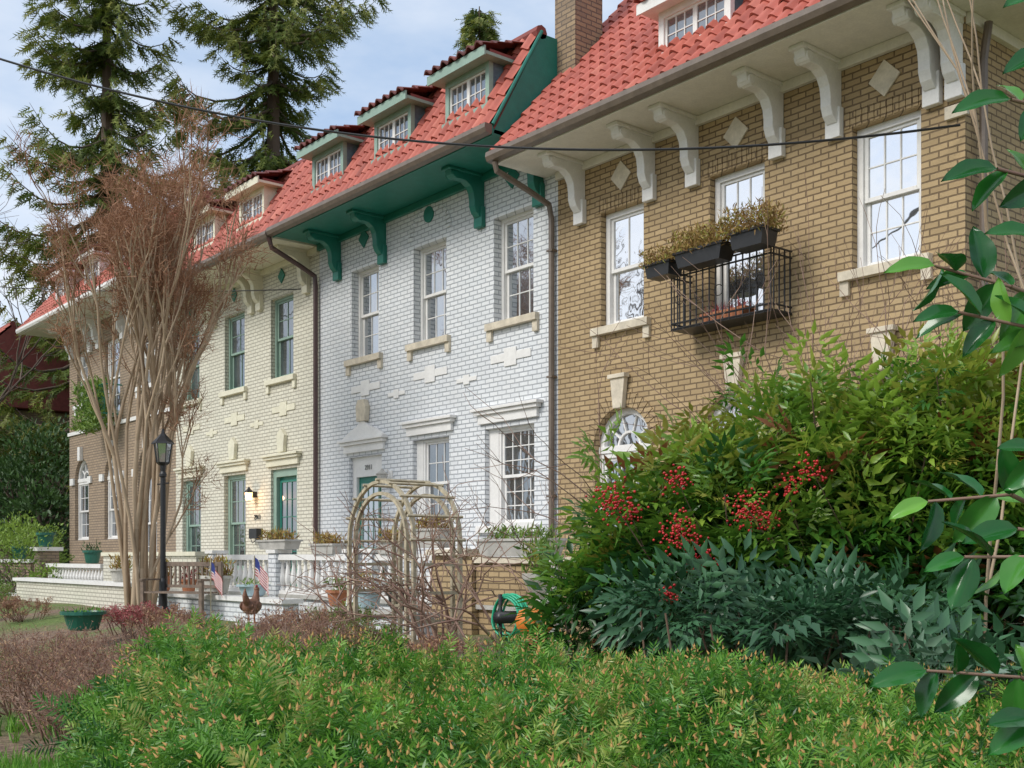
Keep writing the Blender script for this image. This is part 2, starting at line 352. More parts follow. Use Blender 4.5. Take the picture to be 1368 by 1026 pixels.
def arch_window(mb,a,b,c,d,y,k,g):
    r=(b-a)/2; sp=d-r; cx=(a+b)/2; Y=y+.10; n=20
    for (ro,ri,ya,yb) in ((r,r-.09,Y,Y+.1),(r*.42,r*.36,Y+.04,Y+.08)):
        for i in range(n):
            t0,t1=pi*i/n,pi*(i+1)/n
            pr=[(cx+q*math.cos(t),sp+q*math.sin(t)) for q,t in((ri,t0),(ro,t0),(ro,t1),(ri,t1))]
            mb.exty(pr,ya,yb,k)
    pts=[(cx+(r-.05)*math.cos(pi*i/n),Y+.07,sp+(r-.05)*math.sin(pi*i/n)) for i in range(n+1)]; mb.poly(pts,g)
    for t in (pi*.2,pi*.4,pi*.6,pi*.8):
        c0,s0=math.cos(t),math.sin(t); R=r-.05; w2=.011
        mb.exty([(cx+c0*r*.4-s0*w2,sp+s0*r*.4+c0*w2),(cx+c0*R-s0*w2,sp+s0*R+c0*w2),(cx+c0*R+s0*w2,sp+s0*R-c0*w2),(cx+c0*r*.4+s0*w2,sp+s0*r*.4-c0*w2)],Y+.045,Y+.075,k)
    mb.box(a,b,Y-.02,Y+.12,sp-.07,sp+.03,k)
    window(mb,a,b,c,sp-.07,y,k,g,(3,2),(3,2))
BR=[(0,0),(-.70,0),(-.73,-.05),(-.70,-.13),(-.61,-.18),(-.50,-.17),(-.40,-.18),(-.30,-.24),(-.24,-.34),(-.22,-.46),(-.22,-.56),(-.18,-.66),(-.11,-.73),(0,-.76)]
def bracket(mb,x,y,z,k,w_=.14,s=1.0):
    mb.extx([(y+a*s-.001,z+b*s) for a,b in BR],x-w_/2,x+w_/2,k)
    mb.box(x-w_/2-.035,x+w_/2+.035,y-.78*s,y-.001,z-.05,z-.002,k)
    mb.box(x-w_/2-.03,x+w_/2+.03,y-.09,y-.002,z-.90*s,z-.55*s,k)
    mb.tube([(x-w_/2-.02,y-.63*s,z-.11*s),(x+w_/2+.02,y-.63*s,z-.11*s)],.06*s,k,10)
def sill(mb,a,b,z,k,y=0,ears=True):
    mb.box(a-.14,b+.14,y-.09,y+.10,z-.11,z,k)
    if ears: mb.box(a-.14,a-.02,y-.05,y-.002,z-.28,z-.112,k); mb.box(b+.02,b+.14,y-.05,y-.002,z-.28,z-.112,k)
def crossorn(mb,x,z,k,y=0,s=1):
    mb.box(x-.5*s,x+.5*s,y-.018,y-.002,z-.065*s,z+.065*s,k); mb.box(x-.15*s,x+.15*s,y-.024,y-.003,z-.15*s,z+.14*s,k)
def lintel(mb,a,b,z,k,y=0):
    mb.box(a-.12,b+.12,y-.06,y-.002,z,z+.14,k); mb.box(a-.17,b+.17,y-.11,y-.003,z+.142,z+.20,k); mb.box(a-.22,b+.22,y-.15,y-.004,z+.202,z+.25,k)
def voussoirs(mb,cx,sp,r,y,k,n=19,t=.21):
    for i in range(n):
        t0=pi*(i+.06)/n; t1=pi*(i+.94)/n
        mb.exty([(cx+q*math.cos(u),sp+q*math.sin(u)) for q,u in((r+.01,t0),(r+t,t0),(r+t,t1),(r+.01,t1))],y-.02,y+.01,k)
def dormer(par,xa,xb,yf,zb,zt,trim,cheek,slope,wh_frame='wtrim',nwin=2,rslope=.15,rl=1.1,cap='tiledark'):
    mb=MB(); yb=yf+(zt-zb)/math.tan(slope)+.5
    t=.09
    mb.box(xa,xa+t,yf,yf+.08,zb-.03,zt,trim); mb.box(xb-t,xb,yf,yf+.08,zb-.03,zt,trim); mb.box(xa+t,xb-t,yf,yf+.08,zt-t,zt,trim); mb.box(xa-.03,xb+.03,yf-.05,yf+.08,zb-.08,zb+.03,trim)
    W=(xb-xa-2*t)/nwin
    for i in range(nwin): sash(mb,xa+t+i*W,xa+t+(i+1)*W,zb+.03,zt-t,yf+.03,wh_frame,'g_lo',3,2,.035,.014)
    for x in (xa+.012,xb-.012):
        mb.poly([(x,yf+.05,zb-.2),(x,yf+.05,zt),(x,yb,zt),(x,yb,zt-.5)],cheek)
    mb.box(xa-.16,xb+.16,yf-.20,yf+.9,zt+.002,zt+.05,trim); mb.box(xa-.18,xb+.18,yf-.23,yf-.202,zt-.03,zt+.11,trim)
    mb.box(xa-.15,xb+.15,yf-.1,yf+.9,zt+.052,zt+.1,'deck')
    mb.build('dormer_window',par)
    tiles('dormer_tiles',xa-.2,xb+.2,yf-.24,zt+.11,rslope,rl,par,cap)

def house(name,x0,x1,k,trim,sof,brk,zs,eave_k,slope,rise,ex0,ex1,depth=10,endk=None,flat=True,gy=-1.0,side_eave=0):
    """shell: walls other than the front, roof, soffit, gutter"""
    e=empty(name,((x0+x1)/2,0,0)); mb=MB()
    mb.poly([(x1,0,.3),(x1,depth,.3),(x1,depth,zs+.02),(x1,0,zs+.02)],k); mb.poly([(x0,0,.3),(x0,depth,.3),(x0,depth,zs+.02),(x0,0,zs+.02)],k); mb.poly([(x0,depth,.3),(x1,depth,.3),(x1,depth,zs),(x0,depth,zs)],k)
    mb.build('side_walls',e)
    mb=MB(); mb.box(ex0,ex1,gy,.0,zs,zs+.07,sof); mb.box(ex0,ex1,gy-.03,gy-.002,zs-.03,zs+.12,sof)
    mb.box(x0+.01,x1-.01,-.07,-.003,zs-.12,zs-.003,sof)
    if side_eave: mb.box(x1,ex1,.002,depth+.8,zs,zs+.07,sof); mb.box(x1-.001,x1+.07,.01,depth,zs-.12,zs-.003,sof)
    mb.build('soffit',e,bevel=.006)
    L=rise/math.sin(slope); yr=gy+rise/math.tan(slope); ze=zs+.1
    mb=MB(); prof=[(gy,ze-.02),(yr,ze+rise-.02),(depth,ze+(rise if flat else 0)-.02),(depth,ze-.025)]
    mb.extx(prof,ex0+.01,ex1-.01,'deck')
    if endk:
        mb.poly([(ex1,gy-.02,ze-.1),(ex1,yr,ze+rise+.03),(ex1,depth,ze+rise+.03),(ex1,depth,ze-.1)],endk)
        mb.tube([(ex1,gy-.02,ze+.03),(ex1,yr,ze+rise+.06)],.03,'green',8)
    mb.tube([(ex0,yr,ze+rise+.05),(ex1,yr,ze+rise+.05)],.11,'deck',8)
    mb.build('roof_deck',e)
    tiles('roof_tiles',ex0,ex1,gy-.05,ze+.02,slope,L,e)
    mb=MB(); gp=[(gy-.16,zs+.13),(gy-.17,zs+.06),(gy-.14,zs+.0),(gy-.05,zs-.02),(gy-.032,zs+.0),(gy-.032,zs+.13)]
    mb.extx(gp,ex0,ex1,eave_k); mb.build('gutter',e)
    return e

# ============ tan brick house (nearest)
R48,R60,R50,R45=[math.radians(q) for q in(48,60,50,45)]
zs=7.38
H=house('brick_row_house',-12.63,-6.15,'tan','wtrim','soffit','wtrim',zs,'gutter',R48,3.6,-12.92,-5.30,endk=None,side_eave=1)
ops=[(-11.70,-10.85,4.90,6.55),(-9.66,-8.78,4.62,6.55),(-7.53,-6.66,4.90,6.55)]
arc=[(-11.83,-10.72,1.9,3.72,True),(-9.79,-8.66,1.9,3.72,True),(-7.66,-6.53,1.9,3.72,True)]
mb=MB(); wall_x(mb,-12.63,-6.15,.3,zs+.02,0,ops+arc,'tan')
for a in arc:
    cx=(a[0]+a[1])/2; r=(a[1]-a[0])/2; voussoirs(mb,cx,a[3]-r,r,0,'tan')
for o in ops:  # soldier course heads
    x=o[0]-.1
    while x<o[1]+.05:
        mb.box(x+.006,x+.072,-.012,-.001,o[3]+.01,o[3]+.21,'tan'); x+=.079
mb.build('front_wall',H)
mb=MB()
for i,o in enumerate(ops):
    window(mb,*o,0,'wtrim','g_hi',(2,1) if i==0 else (3,2),(1,1) if i<2 else (3,2),fw=.08)
for a in arc: arch_window(mb,*a[:4],0,'wtrim','g_mid')
mb.build('windows',H,bevel=.004)
mb=MB()
for i in(0,2): sill(mb,ops[i][0],ops[i][1],4.9,'stone')
for a in arc:
    cx=(a[0]+a[1])/2; z=a[3]
    mb.exty([(cx-.09,z-.02),(cx+.09,z-.02),(cx+.14,z+.40),(cx-.14,z+.40)],-.10,-.021,'stone'); mb.box(cx-.17,cx+.17,-.13,-.022,z+.401,z+.46,'stone')
    mb.box(a[0]-.1,a[1]+.1,-.08,.1,1.79,1.9,'stone')
for x in(-11.28,-9.22,-7.10): mb.exty([(x,6.78),(x+.20,6.99),(x,7.20),(x-.20,6.99)],-.03,-.002,'stone')
mb.box(-6.36,-6.10,-.05,-.002,6.28,6.42,'stone')
mb.build('stone_trim',H,bevel=.006)
mb=MB()
for x in(-12.1,-10.70,-9.92,-8.56,-7.74,-6.50,-6.24): bracket(mb,x,0,zs,'wtrim')
mb.build('eave_brackets',H,bevel=.008)
dormer(H,-10.15,-8.95,-.45,8.13,8.72,'wtrim','slate',R48,rslope=.3,rl=1.3,cap='tile')
dormer(H,-7.6,-6.4,-.45,8.13,8.72,'wtrim','slate',R48,rslope=.3,rl=1.3,cap='tile')
mb=MB(); mb.box(-12.98,-12.52,.25,.82,8.4,11.6,'chim'); mb.box(-13.02,-12.48,.21,.86,11.0,11.1,'chim'); mb.box(-12.99,-12.51,.24,.83,8.6,8.9,'lead')
mb.build('chimney',H)
mb=MB()
mb.tube([(-12.80,-1.08,7.36),(-12.80,-1.05,7.24),(-12.74,-.5,7.05),(-12.70,-.12,6.9),(-12.70,-.07,6.7),(-12.70,-.07,1.0)],.045,'gutter',8)
mb.tube([(-6.02,.25,7.3),(-6.05,.2,6.9),(-6.05,.2,1.0)],.045,'gutter',8)
for z in(2.5,4.3,6.2): mb.box(-12.76,-12.64,-.12,-.01,z,z+.03,'gutter')
mb.build('downspouts',H)
# balconet with flower boxes
mb=MB(); bx0,bx1,by=-9.95,-8.36,-.42
for z in(4.55,4.62,5.22,5.30): mb.tube([(bx0,-.02,z),(bx0,by,z),(bx1,by,z),(bx1,-.02,z)],.013,'black',5)
n=15
for i in range(n+1):
    x=bx0+(bx1-bx0)*i/n; mb.box(x-.007,x+.007,by-.007,by+.007,4.53,5.3,'black')
for x in(bx0,bx1):
    for i in range(4): y=by*(i+.5)/4; mb.box(x-.007,x+.007,y-.007,y+.007,4.53,5.3,'black')
for i in range(5):
    x=bx0+.15+(bx1-bx0-.3)*i/4
    mb.tube([(x+.07*math.cos(a),by-.012,4.92+.07*math.sin(a)) for a in np.linspace(0,2*pi,11)],.006,'black',4)
mb.box(bx0,bx1,by,-.01,4.53,4.55,'black')
mb.build('balconet_railing',H)
def trough(mb,xa,xb,ya,yb,z0,z1,k):
    cx,cy=(xa+xb)/2,(ya+yb)/2
    V=[]
    for s,z in((.86,z0),(1,z1)):
        V+=[(cx+(x-cx)*s,cy+(y-cy)*s,z) for x,y in((xa,ya),(xb,ya),(xb,yb),(xa,yb))]
    mb.add(V,[(0,1,2,3),(0,1,5,4),(1,2,6,5),(2,3,7,6),(3,0,4,7)],k)
    mb.poly([(xa+.01,ya+.01,z1-.03),(xb-.01,ya+.01,z1-.03),(xb-.01,yb-.01,z1-.03),(xa+.01,yb-.01,z1-.03)],'henb')
    mb.box(xa-.015,xb+.015,ya-.015,ya+.01,z1-.03,z1,k); mb.box(xa-.015,xb+.015,yb-.01,yb+.015,z1-.03,z1,k); mb.box(xa-.015,xa+.01,ya+.01,yb-.01,z1-.03,z1,k); mb.box(xb-.01,xb+.015,ya+.01,yb-.01,z1-.03,z1,k)
def tuft(c,rx,ry,h,n,k,T=None,size=.07,lean=.5):
    T=T or leafT(1,.22,.1,.15)
    P=np.array(c)+np.stack([rng.uniform(-rx,rx,n),rng.uniform(-ry,ry,n),rng.uniform(0,1,n)**1.3*h],1)
    d=rng.normal(size=(n,3))*lean+np.array([0,0,.8]); return stamp(T,frames(d),P,size*rng.uniform(.6,1.4,n),rng.random(n),k)
mb=MB(); trough(mb,-10.15,-9.72,-.72,-.44,5.20,5.38,'black'); trough(mb,-9.62,-8.85,-.74,-.46,5.22,5.42,'black'); trough(mb,-8.72,-8.22,-.76,-.46,5.26,5.46,'black'); trough(mb,-9.5,-8.8,-.36,-.15,4.56,4.68,'terra')
mb.build('flower_boxes',H)
tri_mesh('flower_box_plants',[tuft((-9.93,-.58,5.34),.28,.22,.20,1000,'dryplant',lean=.8),tuft((-9.23,-.6,5.38),.44,.22,.28,2300,'dryplant',lean=.8),tuft((-8.47,-.61,5.42),.32,.24,.32,1900,'dryplant',lean=.8),tuft((-9.15,-.25,4.66),.3,.1,.1,150,'azal')],H)

# ============ white brick house
zs=7.83
H=house('brick_row_house',-19.78,-12.63,'white','wtrim','green','green',zs,'gutter',R60,1.62,-19.80,-12.93,endk='green')
up=[(-14.18,-13.20,5.36,7.06),(-16.47,-15.49,5.36,7.06),(-18.56,-17.60,5.36,7.06)]
gd=[(-14.42,-13.18,2.10,3.68),(-16.50,-15.40,2.10,3.66),(-18.65,-17.50,.95,3.50)]
mb=MB(); wall_x(mb,-19.78,-12.63,.3,zs+.02,0,up+gd,'white',depth=.26)
mb.build('front_wall',H)
mb=MB()
for o in up: window(mb,*o,0,'wtrim','g_mid',(3,2),(3,2),fw=.06,y0=.15)
o=gd[0]; mb.box(o[0],o[0]+.25,.09,.2,o[2],o[3],'wtrim'); window(mb,o[0]+.25,o[1],o[2],o[3],0,'wtrim','g_lo',(4,3),(4,3),fw=.05)
o=gd[1]; mb.box(o[0],o[0]+.2,.09,.2,o[2],o[3],'wtrim'); window(mb,o[0]+.2,o[1],o[2],o[3],0,'wtrim','g_lo',(3,2),(3,2),fw=.05)
mb.build('windows',H,bevel=.004)
mb=MB(); o=gd[2]
mb.box(o[0],o[0]+.14,.08,.22,.95,3.5,'wtrim'); mb.box(o[1]-.14,o[1],.08,.22,.95,3.5,'wtrim'); mb.box(o[0]+.14,o[1]-.14,.08,.22,3.12,3.5,'wtrim')
mb.box(o[0]+.14,o[1]-.14,.14,.19,.95,3.12,'green'); sash(mb,o[0]+.26,o[1]-.26,1.75,3.0,.11,'gtrim','g_mid',3,4,.04)
mb.box(o[0]+.26,o[1]-.26,.125,.139,1.1,1.62,'gtrim'); mb.ball((o[1]-.2,.10,1.95),.03,.03,.03,'wood')
mb.build('front_door',H,bevel=.004)
mb=MB()
for o in up: sill(mb,o[0],o[1],5.36,'stone')
mb2=MB()
for i,o in enumerate(gd):
    lintel(mb2,o[0],o[1],o[3]+.08,'wtrim')
    if o[2]>1: sill(mb2,o[0],o[1],o[2],'wtrim',ears=False)
cx=-18.07
mb2.exty([(cx-.75,3.84),(cx+.75,3.84),(cx+.45,3.98),(cx+.2,4.06),(cx,4.2),(cx-.2,4.06),(cx-.45,3.98)],-.08,-.005,'wtrim'); mb.exty([(cx-.14,4.15),(cx+.14,4.15),(cx+.17,4.42),(cx+.1,4.55),(cx-.1,4.55),(cx-.17,4.42)],-.11,-.006,'stone')
for x in(-13.75,-15.95,-18.05): crossorn(mb2,x,4.78,'wtrim')
for x in(-14.9,-17.0): crossorn(mb2,x,4.55,'wtrim',s=.55)
for x in(-13.70,-18.10): mb.exty([(x,7.42),(x+.17,7.60),(x,7.78),(x-.17,7.60)],-.03,-.002,'green')
mb.lathe((0,0,0),[(0.001,0),(.14,0),(.14,.03),(.001,.03)],'green',18)
for i in range(len(mb.v)-18*4,len(mb.v)): # medallion turned onto the wall
    x,y,z=mb.v[i]; mb.v[i]=(-15.98+x,-.002-z,7.55+y)
for i in range(21):
    t0=pi*(i+.08)/21; t1=pi*(i+.92)/21
    mb2.exty([(-15.98+q*math.cos(u),7.2+q*math.sin(u)*.8) for q,u in((.50,t0),(.66,t0),(.66,t1),(.50,t1))],-.018,.01,'white')
mb.build('stone_trim',H,bevel=.006); mb2.build('painted_trim',H,bevel=.006)
mb=MB()
for x in(-13.03,-14.50,-17.42,-19.02): bracket(mb,x,0,zs,'green',.15,.95)
mb.build('eave_brackets',H,bevel=.008)
for xc in(-13.88,-15.97,-18.13): dormer(H,xc-.56,xc+.56,-.78,8.42,9.10,'gtrim','slate',R60,rslope=.3,rl=.9)
mb=MB(); mb.tube([(-19.85,-1.08,7.8),(-19.85,-1.02,7.62),(-19.82,-.4,7.35),(-19.80,-.1,7.2),(-19.80,-.08,7.0),(-19.80,-.08,1.0)],.05,'brown',8)
mb.build('downspouts',H)
mb=MB(); lx,lz=-17.18,3.05
mb.box(lx-.06,lx+.06,-.03,-.002,lz-.14,lz+.12,'wtrim'); mb.tube([(lx,-.02,lz+.05),(lx,-.1,lz+.14),(lx,-.2,lz+.1)],.012,'wtrim',6)
mb.lathe((lx,-.2,lz-.15),[(.03,0),(.07,.03),(.10,.18),(.12,.2),(.05,.25),(.01,.30)],'concrete',8); mb.build('wall_lantern',H)

# ============ ivory brick house
H=house('brick_row_house',-26.89,-19.78,'ivory','cream','cream','cream',7.80,'gutter',R60,1.62,-26.92,-19.83)
up=[(-21.86,-20.86,5.38,7.1),(-24.12,-23.10,5.38,7.1),(-26.45,-25.5,5.38,7.1)]
gd=[(-21.86,-20.70,.95,3.46),(-24.15,-23.05,1.3,3.46),(-26.50,-25.42,1.3,3.46)]
mb=MB(); wall_x(mb,-26.89,-19.78,.3,7.82,0,up+gd,'ivory'); mb.build('front_wall',H)
mb=MB()
for o in up: window(mb,*o,0,'gtrim','g_lo',(2,2),(2,1),fw=.06)
for o in gd[1:]: window(mb,*o,0,'gtrim','g_lo',(3,2),(3,2),fw=.09)
mb.build('windows',H,bevel=.004)
mb=MB(); o=gd[0]
mb.box(o[0],o[0]+.14,.06,.2,.95,3.46,'gtrim'); mb.box(o[1]-.14,o[1],.06,.2,.95,3.46,'gtrim'); mb.box(o[0]+.14,o[1]-.14,.06,.2,3.3,3.46,'gtrim')
mb.box(o[0]+.14,o[1]-.14,.15,.19,.95,3.3,'green'); sash(mb,o[0]+.2,o[1]-.2,1.3,3.22,.12,'green','g_lo',3,5,.05,.02)
mb.build('front_door',H,bevel=.004)
mb=MB()
for o in up: sill(mb,o[0],o[1],5.38,'cream')
for o in gd:
    lintel(mb,o[0],o[1],o[3]+.06,'cream'); x=(o[0]+o[1])/2
    mb.exty([(x-.12,3.80),(x+.12,3.80),(x+.17,4.15),(x,4.3),(x-.17,4.15)],-.09,-.003,'cream')
    crossorn(mb,x,4.72,'cream')
for x in(-22.5,-24.8): crossorn(mb,x,4.5,'cream',s=.6)
for x in(-21.35,-23.6,-25.95): mb.exty([(x,7.36),(x+.15,7.52),(x,7.68),(x-.15,7.52)],-.03,-.002,'green')
mb.build('stone_trim',H,bevel=.006)
mb=MB()
for x in(-20.25,-22.3,-22.7,-24.6,-24.95,-26.6): bracket(mb,x,0,7.8,'cream',.15,.95)
mb.build('eave_brackets',H)
for xc in(-21.2,-23.5,-25.7): dormer(H,xc-.56,xc+.56,-.78,8.42,9.08,'cream','cream',R60,rslope=.3,rl=.9)
m,nt,b=nodes('lit_lantern_glass'); b.inputs['Base Color'].default_value=(1,.7,.35,1); b.inputs['Emission Color'].default_value=(1,.55,.2,1); b.inputs['Emission Strength'].default_value=5; M['lit']=m
mb=MB(); lx,lz=-22.55,2.95
mb.lathe((lx,-.17,lz-.14),[(.04,0),(.05,.02)],'black',8); mb.lathe((lx,-.17,lz-.12),[(.06,0),(.085,.17)],'lit',8); mb.lathe((lx,-.17,lz+.05),[(.12,0),(.04,.08),(.01,.13)],'black',8); mb.box(lx-.05,lx+.05,-.1,-.002,lz-.05,lz+.08,'black')
mb.build('wall_lantern',H)
pl=bpy.data.lights.new('lantern_bulb','POINT'); pl.energy=10; pl.color=(1,.6,.3); pl.shadow_soft_size=.08; po=bpy.data.objects.new('lantern_bulb',pl); po.location=(lx,-.32,lz-.05); put(po,H)
mb=MB(); mb.box(-22.62,-22.25,-.14,-.003,2.0,2.22,'black'); mb.tube([(-22.6,-.1,2.0),(-22.44,-.14,1.9),(-22.27,-.1,2.0)],.01,'black',5); mb.build('mailbox',H,bevel=.01)
for txt,loc,par,sz,kk in(('2913',(-22.62,-.012,2.42),H,.15,'black'),('2911',(-18.2,.07,3.25),None,.13,'numgrey')):
    cu=bpy.data.curves.new('house_number','FONT'); cu.body=txt; cu.size=sz; cu.extrude=.006; cu.materials.append(M[kk])
    ob=bpy.data.objects.new('house_number',cu); ob.location=loc; ob.rotation_euler=(pi/2,0,0)
    put(ob,par or bpy.data.objects['brick_row_house.001'])
# ============ far house
H=house('brick_row_house',-34.9,-26.89,'mauve','wtrim','soffit','wtrim',8.45,'wtrim',R50,2.2,-36.3,-26.93)
up=[(-34.2,-33.3,6.1,7.7),(-31.9,-30.7,5.6,7.7),(-29.3,-28.2,6.1,7.7)]
arc=[(-34.4,-33.2,2.1,4.5,True),(-31.9,-30.6,2.1,4.5,True),(-29.4,-28.1,1.2,4.5,True)]
mb=MB(); wall_x(mb,-34.9,-26.89,.3,8.47,0,up+arc,'mauve'); mb.build('front_wall',H)
mb=MB()
for o in up: window(mb,*o,0,'wtrim','g_mid')
for a in arc: arch_window(mb,*a[:4],0,'wtrim','g_mid')
mb.build('windows',H)
mb=MB()
for o in up: sill(mb,o[0],o[1],o[2],'wtrim')
for a in arc:
    cx=(a[0]+a[1])/2; mb.box(cx-.1,cx+.1,-.1,-.004,4.45,4.85,'wtrim'); mb.box(a[0]-.3,a[0]-.02,-.06,-.003,3.75,3.95,'wtrim'); mb.box(a[1]+.02,a[1]+.3,-.06,-.003,3.75,3.95,'wtrim')
mb.box(-34.93,-26.9,-.05,-.002,5.25,5.35,'wtrim')
mb.build('stone_trim',H)
mb=MB()
for x in(-34.6,-33.0,-32.3,-30.4,-29.6,-27.9,-27.2): bracket(mb,x,0,8.45,'wtrim',.16)
mb.build('eave_brackets',H)
for xc in(-33.7,-31.2,-28.7): dormer(H,xc-.6,xc+.6,-.6,9.1,9.8,'wtrim','wtrim',R50,rslope=.3,rl=1.1)
mb=MB()
for z in(5.5,6.3): mb.tube([(-32.1,-.02,z),(-32.1,-.5,z),(-30.5,-.5,z),(-30.5,-.02,z)],.02,'green',5)
for i in range(17): x=-32.1+.1*i; mb.box(x-.01,x+.01,-.51,-.49,5.5,6.3,'green')
mb.build('balconet_railing',H)
tri_mesh('balconet_plants',[tuft((-31.3,-.55,5.1),.85,.3,1.35,2600,'lime',size=.16,lean=.9)],H)
# distant neighbour
H=house('brick_row_house',-62,-50,'mauve','wtrim','soffit','wtrim',7.8,'gutter',R45,3.4,-62.5,-49.5)
ops=[(x,x+1,z,z+1.8) for x in(-60,-57,-54,-52) for z in(2.2,5.4)]
mb=MB(); wall_x(mb,-62,-50,.3,7.82,0,ops,'mauve'); mb.build('front_wall',H)
mb=MB(); [window(mb,*o,0,'wtrim','g_mid') for o in ops]; mb.build('windows',H)

# ---------------- porches
def baluster(mb,x,y,z,h,k):
    P=[(.045,0),(.045,.04),(.025,.06),(.035,.10),(.055,.2),(.058,.28),(.04,.42),(.024,.55),(.035,.6),(.03,.64),(.045,.66)]
    s=h/.66; mb.lathe((x,y,z),[(r,q*s) for r,q in P],k,8)
P=empty('porch_terrace',(-19,-2.5,.95))
mb=MB()
for x0,x1,k,kc in((-12.63,-6.15,'tan','stone'),(-19.78,-12.63,'white','wtrim'),(-26.89,-19.78,'ivory','cream'),(-34.9,-26.89,'ivory','wtrim')):
    mb.box(x0+.003,x1-.003,-2.45,-.003,.2,.93,k); mb.box(x0+.005,x1-.005,-2.5,-.004,.932,.99,'concrete')
mb.box(-11.4,-6.2,-2.5,-2.28,.992,1.52,'tan'); mb.box(-11.45,-6.15,-2.55,-2.23,1.522,1.60,'stone')
mb.box(-12.3,-11.42,-2.56,-2.2,.2,1.62,'tan'); mb.box(-12.36,-11.46,-2.62,-2.14,1.622,1.70,'stone')
mb.box(-24.9,-20.0,-2.5,-2.28,.992,1.62,'ivory'); mb.box(-24.95,-19.95,-2.54,-2.24,1.622,1.70,'cream')
mb.box(-34.9,-30.2,-2.5,-2.28,.992,1.45,'mauve'); mb.box(-34.95,-30.1,-2.56,-2.22,1.452,1.54,'wtrim')
mb.box(-29.7,-29.2,-2.56,-2.1,.2,1.75,'mauve'); mb.box(-29.78,-29.12,-2.64,-2.02,1.752,1.85,'wtrim')
mb.build('porch_walls',P)
mb=MB()
for a,b_ in((-19.2,-14.55),(-13.85,-12.0)):
    mb.box(a,b_,-2.50,-2.32,1.55,1.64,'wtrim'); mb.box(a,b_,-2.48,-2.34,.992,1.05,'wtrim')
    n=int((b_-a)/.19)
    for i in range(n): baluster(mb,a+(i+.5)*(b_-a)/n,-2.41,1.05,.5,'wtrim')
for x in(-19.3,-16.9,-14.45,-13.95,-12.0): mb.box(x-.13,x+.13,-2.54,-2.28,.3,1.66,'white'); mb.box(x-.16,x+.16,-2.57,-2.25,1.662,1.72,'wtrim')
for a,b_ in((-29,-25.1),):
    mb.box(a,b_,-2.50,-2.32,1.35,1.44,'wtrim'); n=int((b_-a)/.2)
    for i in range(n): baluster(mb,a+(i+.5)*(b_-a)/n,-2.41,.99,.36,'wtrim')
mb.build('balustrade',P)
mb=MB() # garden retaining walls and steps
mb.box(-19.5,-14.6,-3.55,-3.3,.3,.92,'white'); mb.box(-19.55,-14.55,-3.6,-3.25,.922,.99,'wtrim')
mb.box(-13.8,-11.2,-3.55,-3.3,.3,.85,'white'); mb.box(-13.85,-11.15,-3.6,-3.25,.852,.92,'concrete')
mb.box(-27.5,-20.5,-3.6,-3.3,.3,1.05,'ivory'); mb.box(-27.6,-20.4,-3.66,-3.24,1.052,1.12,'wtrim')
for i in range(3): mb.box(-14.5,-13.9,-2.55-.3*(i+1),-2.55-.3*i,.3,.82-.16*i,'concrete')
mb.box(-33.5,-30.5,-3.9,-3.6,.3,1.0,'concrete')
for i in range(4): mb.box(-30.0,-28.8,-2.6-.33*(i+1),-2.6-.33*i,.3,.85-.15*i,'wtrim')
mb.build('retaining_walls',P)

# ---------------- planters
def pot(name,x,y,z,r,h,k,plants=None):
    mb=MB(); mb.lathe((x,y,z),[(r*.6,0),(r*.72,.02),(r*.92,h*.82),(r*1.08,h*.83),(r*1.08,h),(r*.95,h),(r*.9,h*.88),(.01,h*.88)],k,18)
    o=mb.build(name,None,smooth=False)
    if plants: tri_mesh('plant',[tuft((x,y,z+h*.85),r*.9,r*.9,plants[1],plants[2],plants[0],size=plants[3])],o)
def ptrough(x0,x1,y0,y1,z,h,k,pl):
    mb=MB(); trough(mb,x0,x1,y0,y1,z,z+h,k); o=mb.build('planter_box')
    tri_mesh('plant',[tuft(((x0+x1)/2,(y0+y1)/2,z+h-.03),(x1-x0)*.45,(y1-y0)*.45,.16,420,pl,size=.09,lean=.8)],o)
ptrough(-17.4,-16.4,-2.56,-2.26,1.725,.16,'concrete','dryplant')
ptrough(-15.6,-14.9,-2.56,-2.26,1.645,.16,'concrete','dryplant')
ptrough(-13.7,-13.1,-2.56,-2.26,1.645,.18,'concrete','dryplant')
ptrough(-12.85,-12.15,-2.56,-2.24,1.725,.26,'concrete','dryplant')
ptrough(-11.3,-10.0,-2.6,-2.2,1.605,.22,'concrete','lime')
pot('flower_pot',-25.9,-2.4,1.45,.2,.3,'gpot',('ever',.2,80,.1)); pot('flower_pot',-31.5,-2.4,1.545,.22,.36,'gpot',('ever',.15,60,.1)); pot('flower_pot',-29.45,-2.35,1.855,.22,.36,'gpot',('ever',.15,60,.1))
pot('flower_pot',-19.3,-3.42,1.0,.16,.26,'terra',('dryplant',.3,150,.12)); pot('flower_pot',-17.1,-3.42,1.0,.24,.30,'statue',('dryplant',.3,260,.12)); pot('flower_pot',-15.8,-3.42,1.0,.24,.18,'bluepot',('lime',.1,90,.07)); pot('flower_pot',-18.2,-3.42,1.0,.14,.22,'terra',('azal',.2,90,.1))
pot('flower_pot',-21.3,-3.45,1.13,.2,.25,'statue',('dryplant',.25,150,.12)); pot('flower_pot',-13.3,-3.42,.93,.15,.22,'terra',('lime',.2,90,.09)); pot('flower_pot',-12.5,-3.42,.93,.18,.25,'bluepot',('dryplant',.25,120,.1)); pot('flower_pot',-11.8,-3.42,.93,.15,.22,'black',('ever',.25,120,.1))
x,y,_=site(-5.65,14.8); pot('flower_pot',x,y,float(gh(x,y))+.25,.27,.25,'gpot',('grass',.06,90,.06))
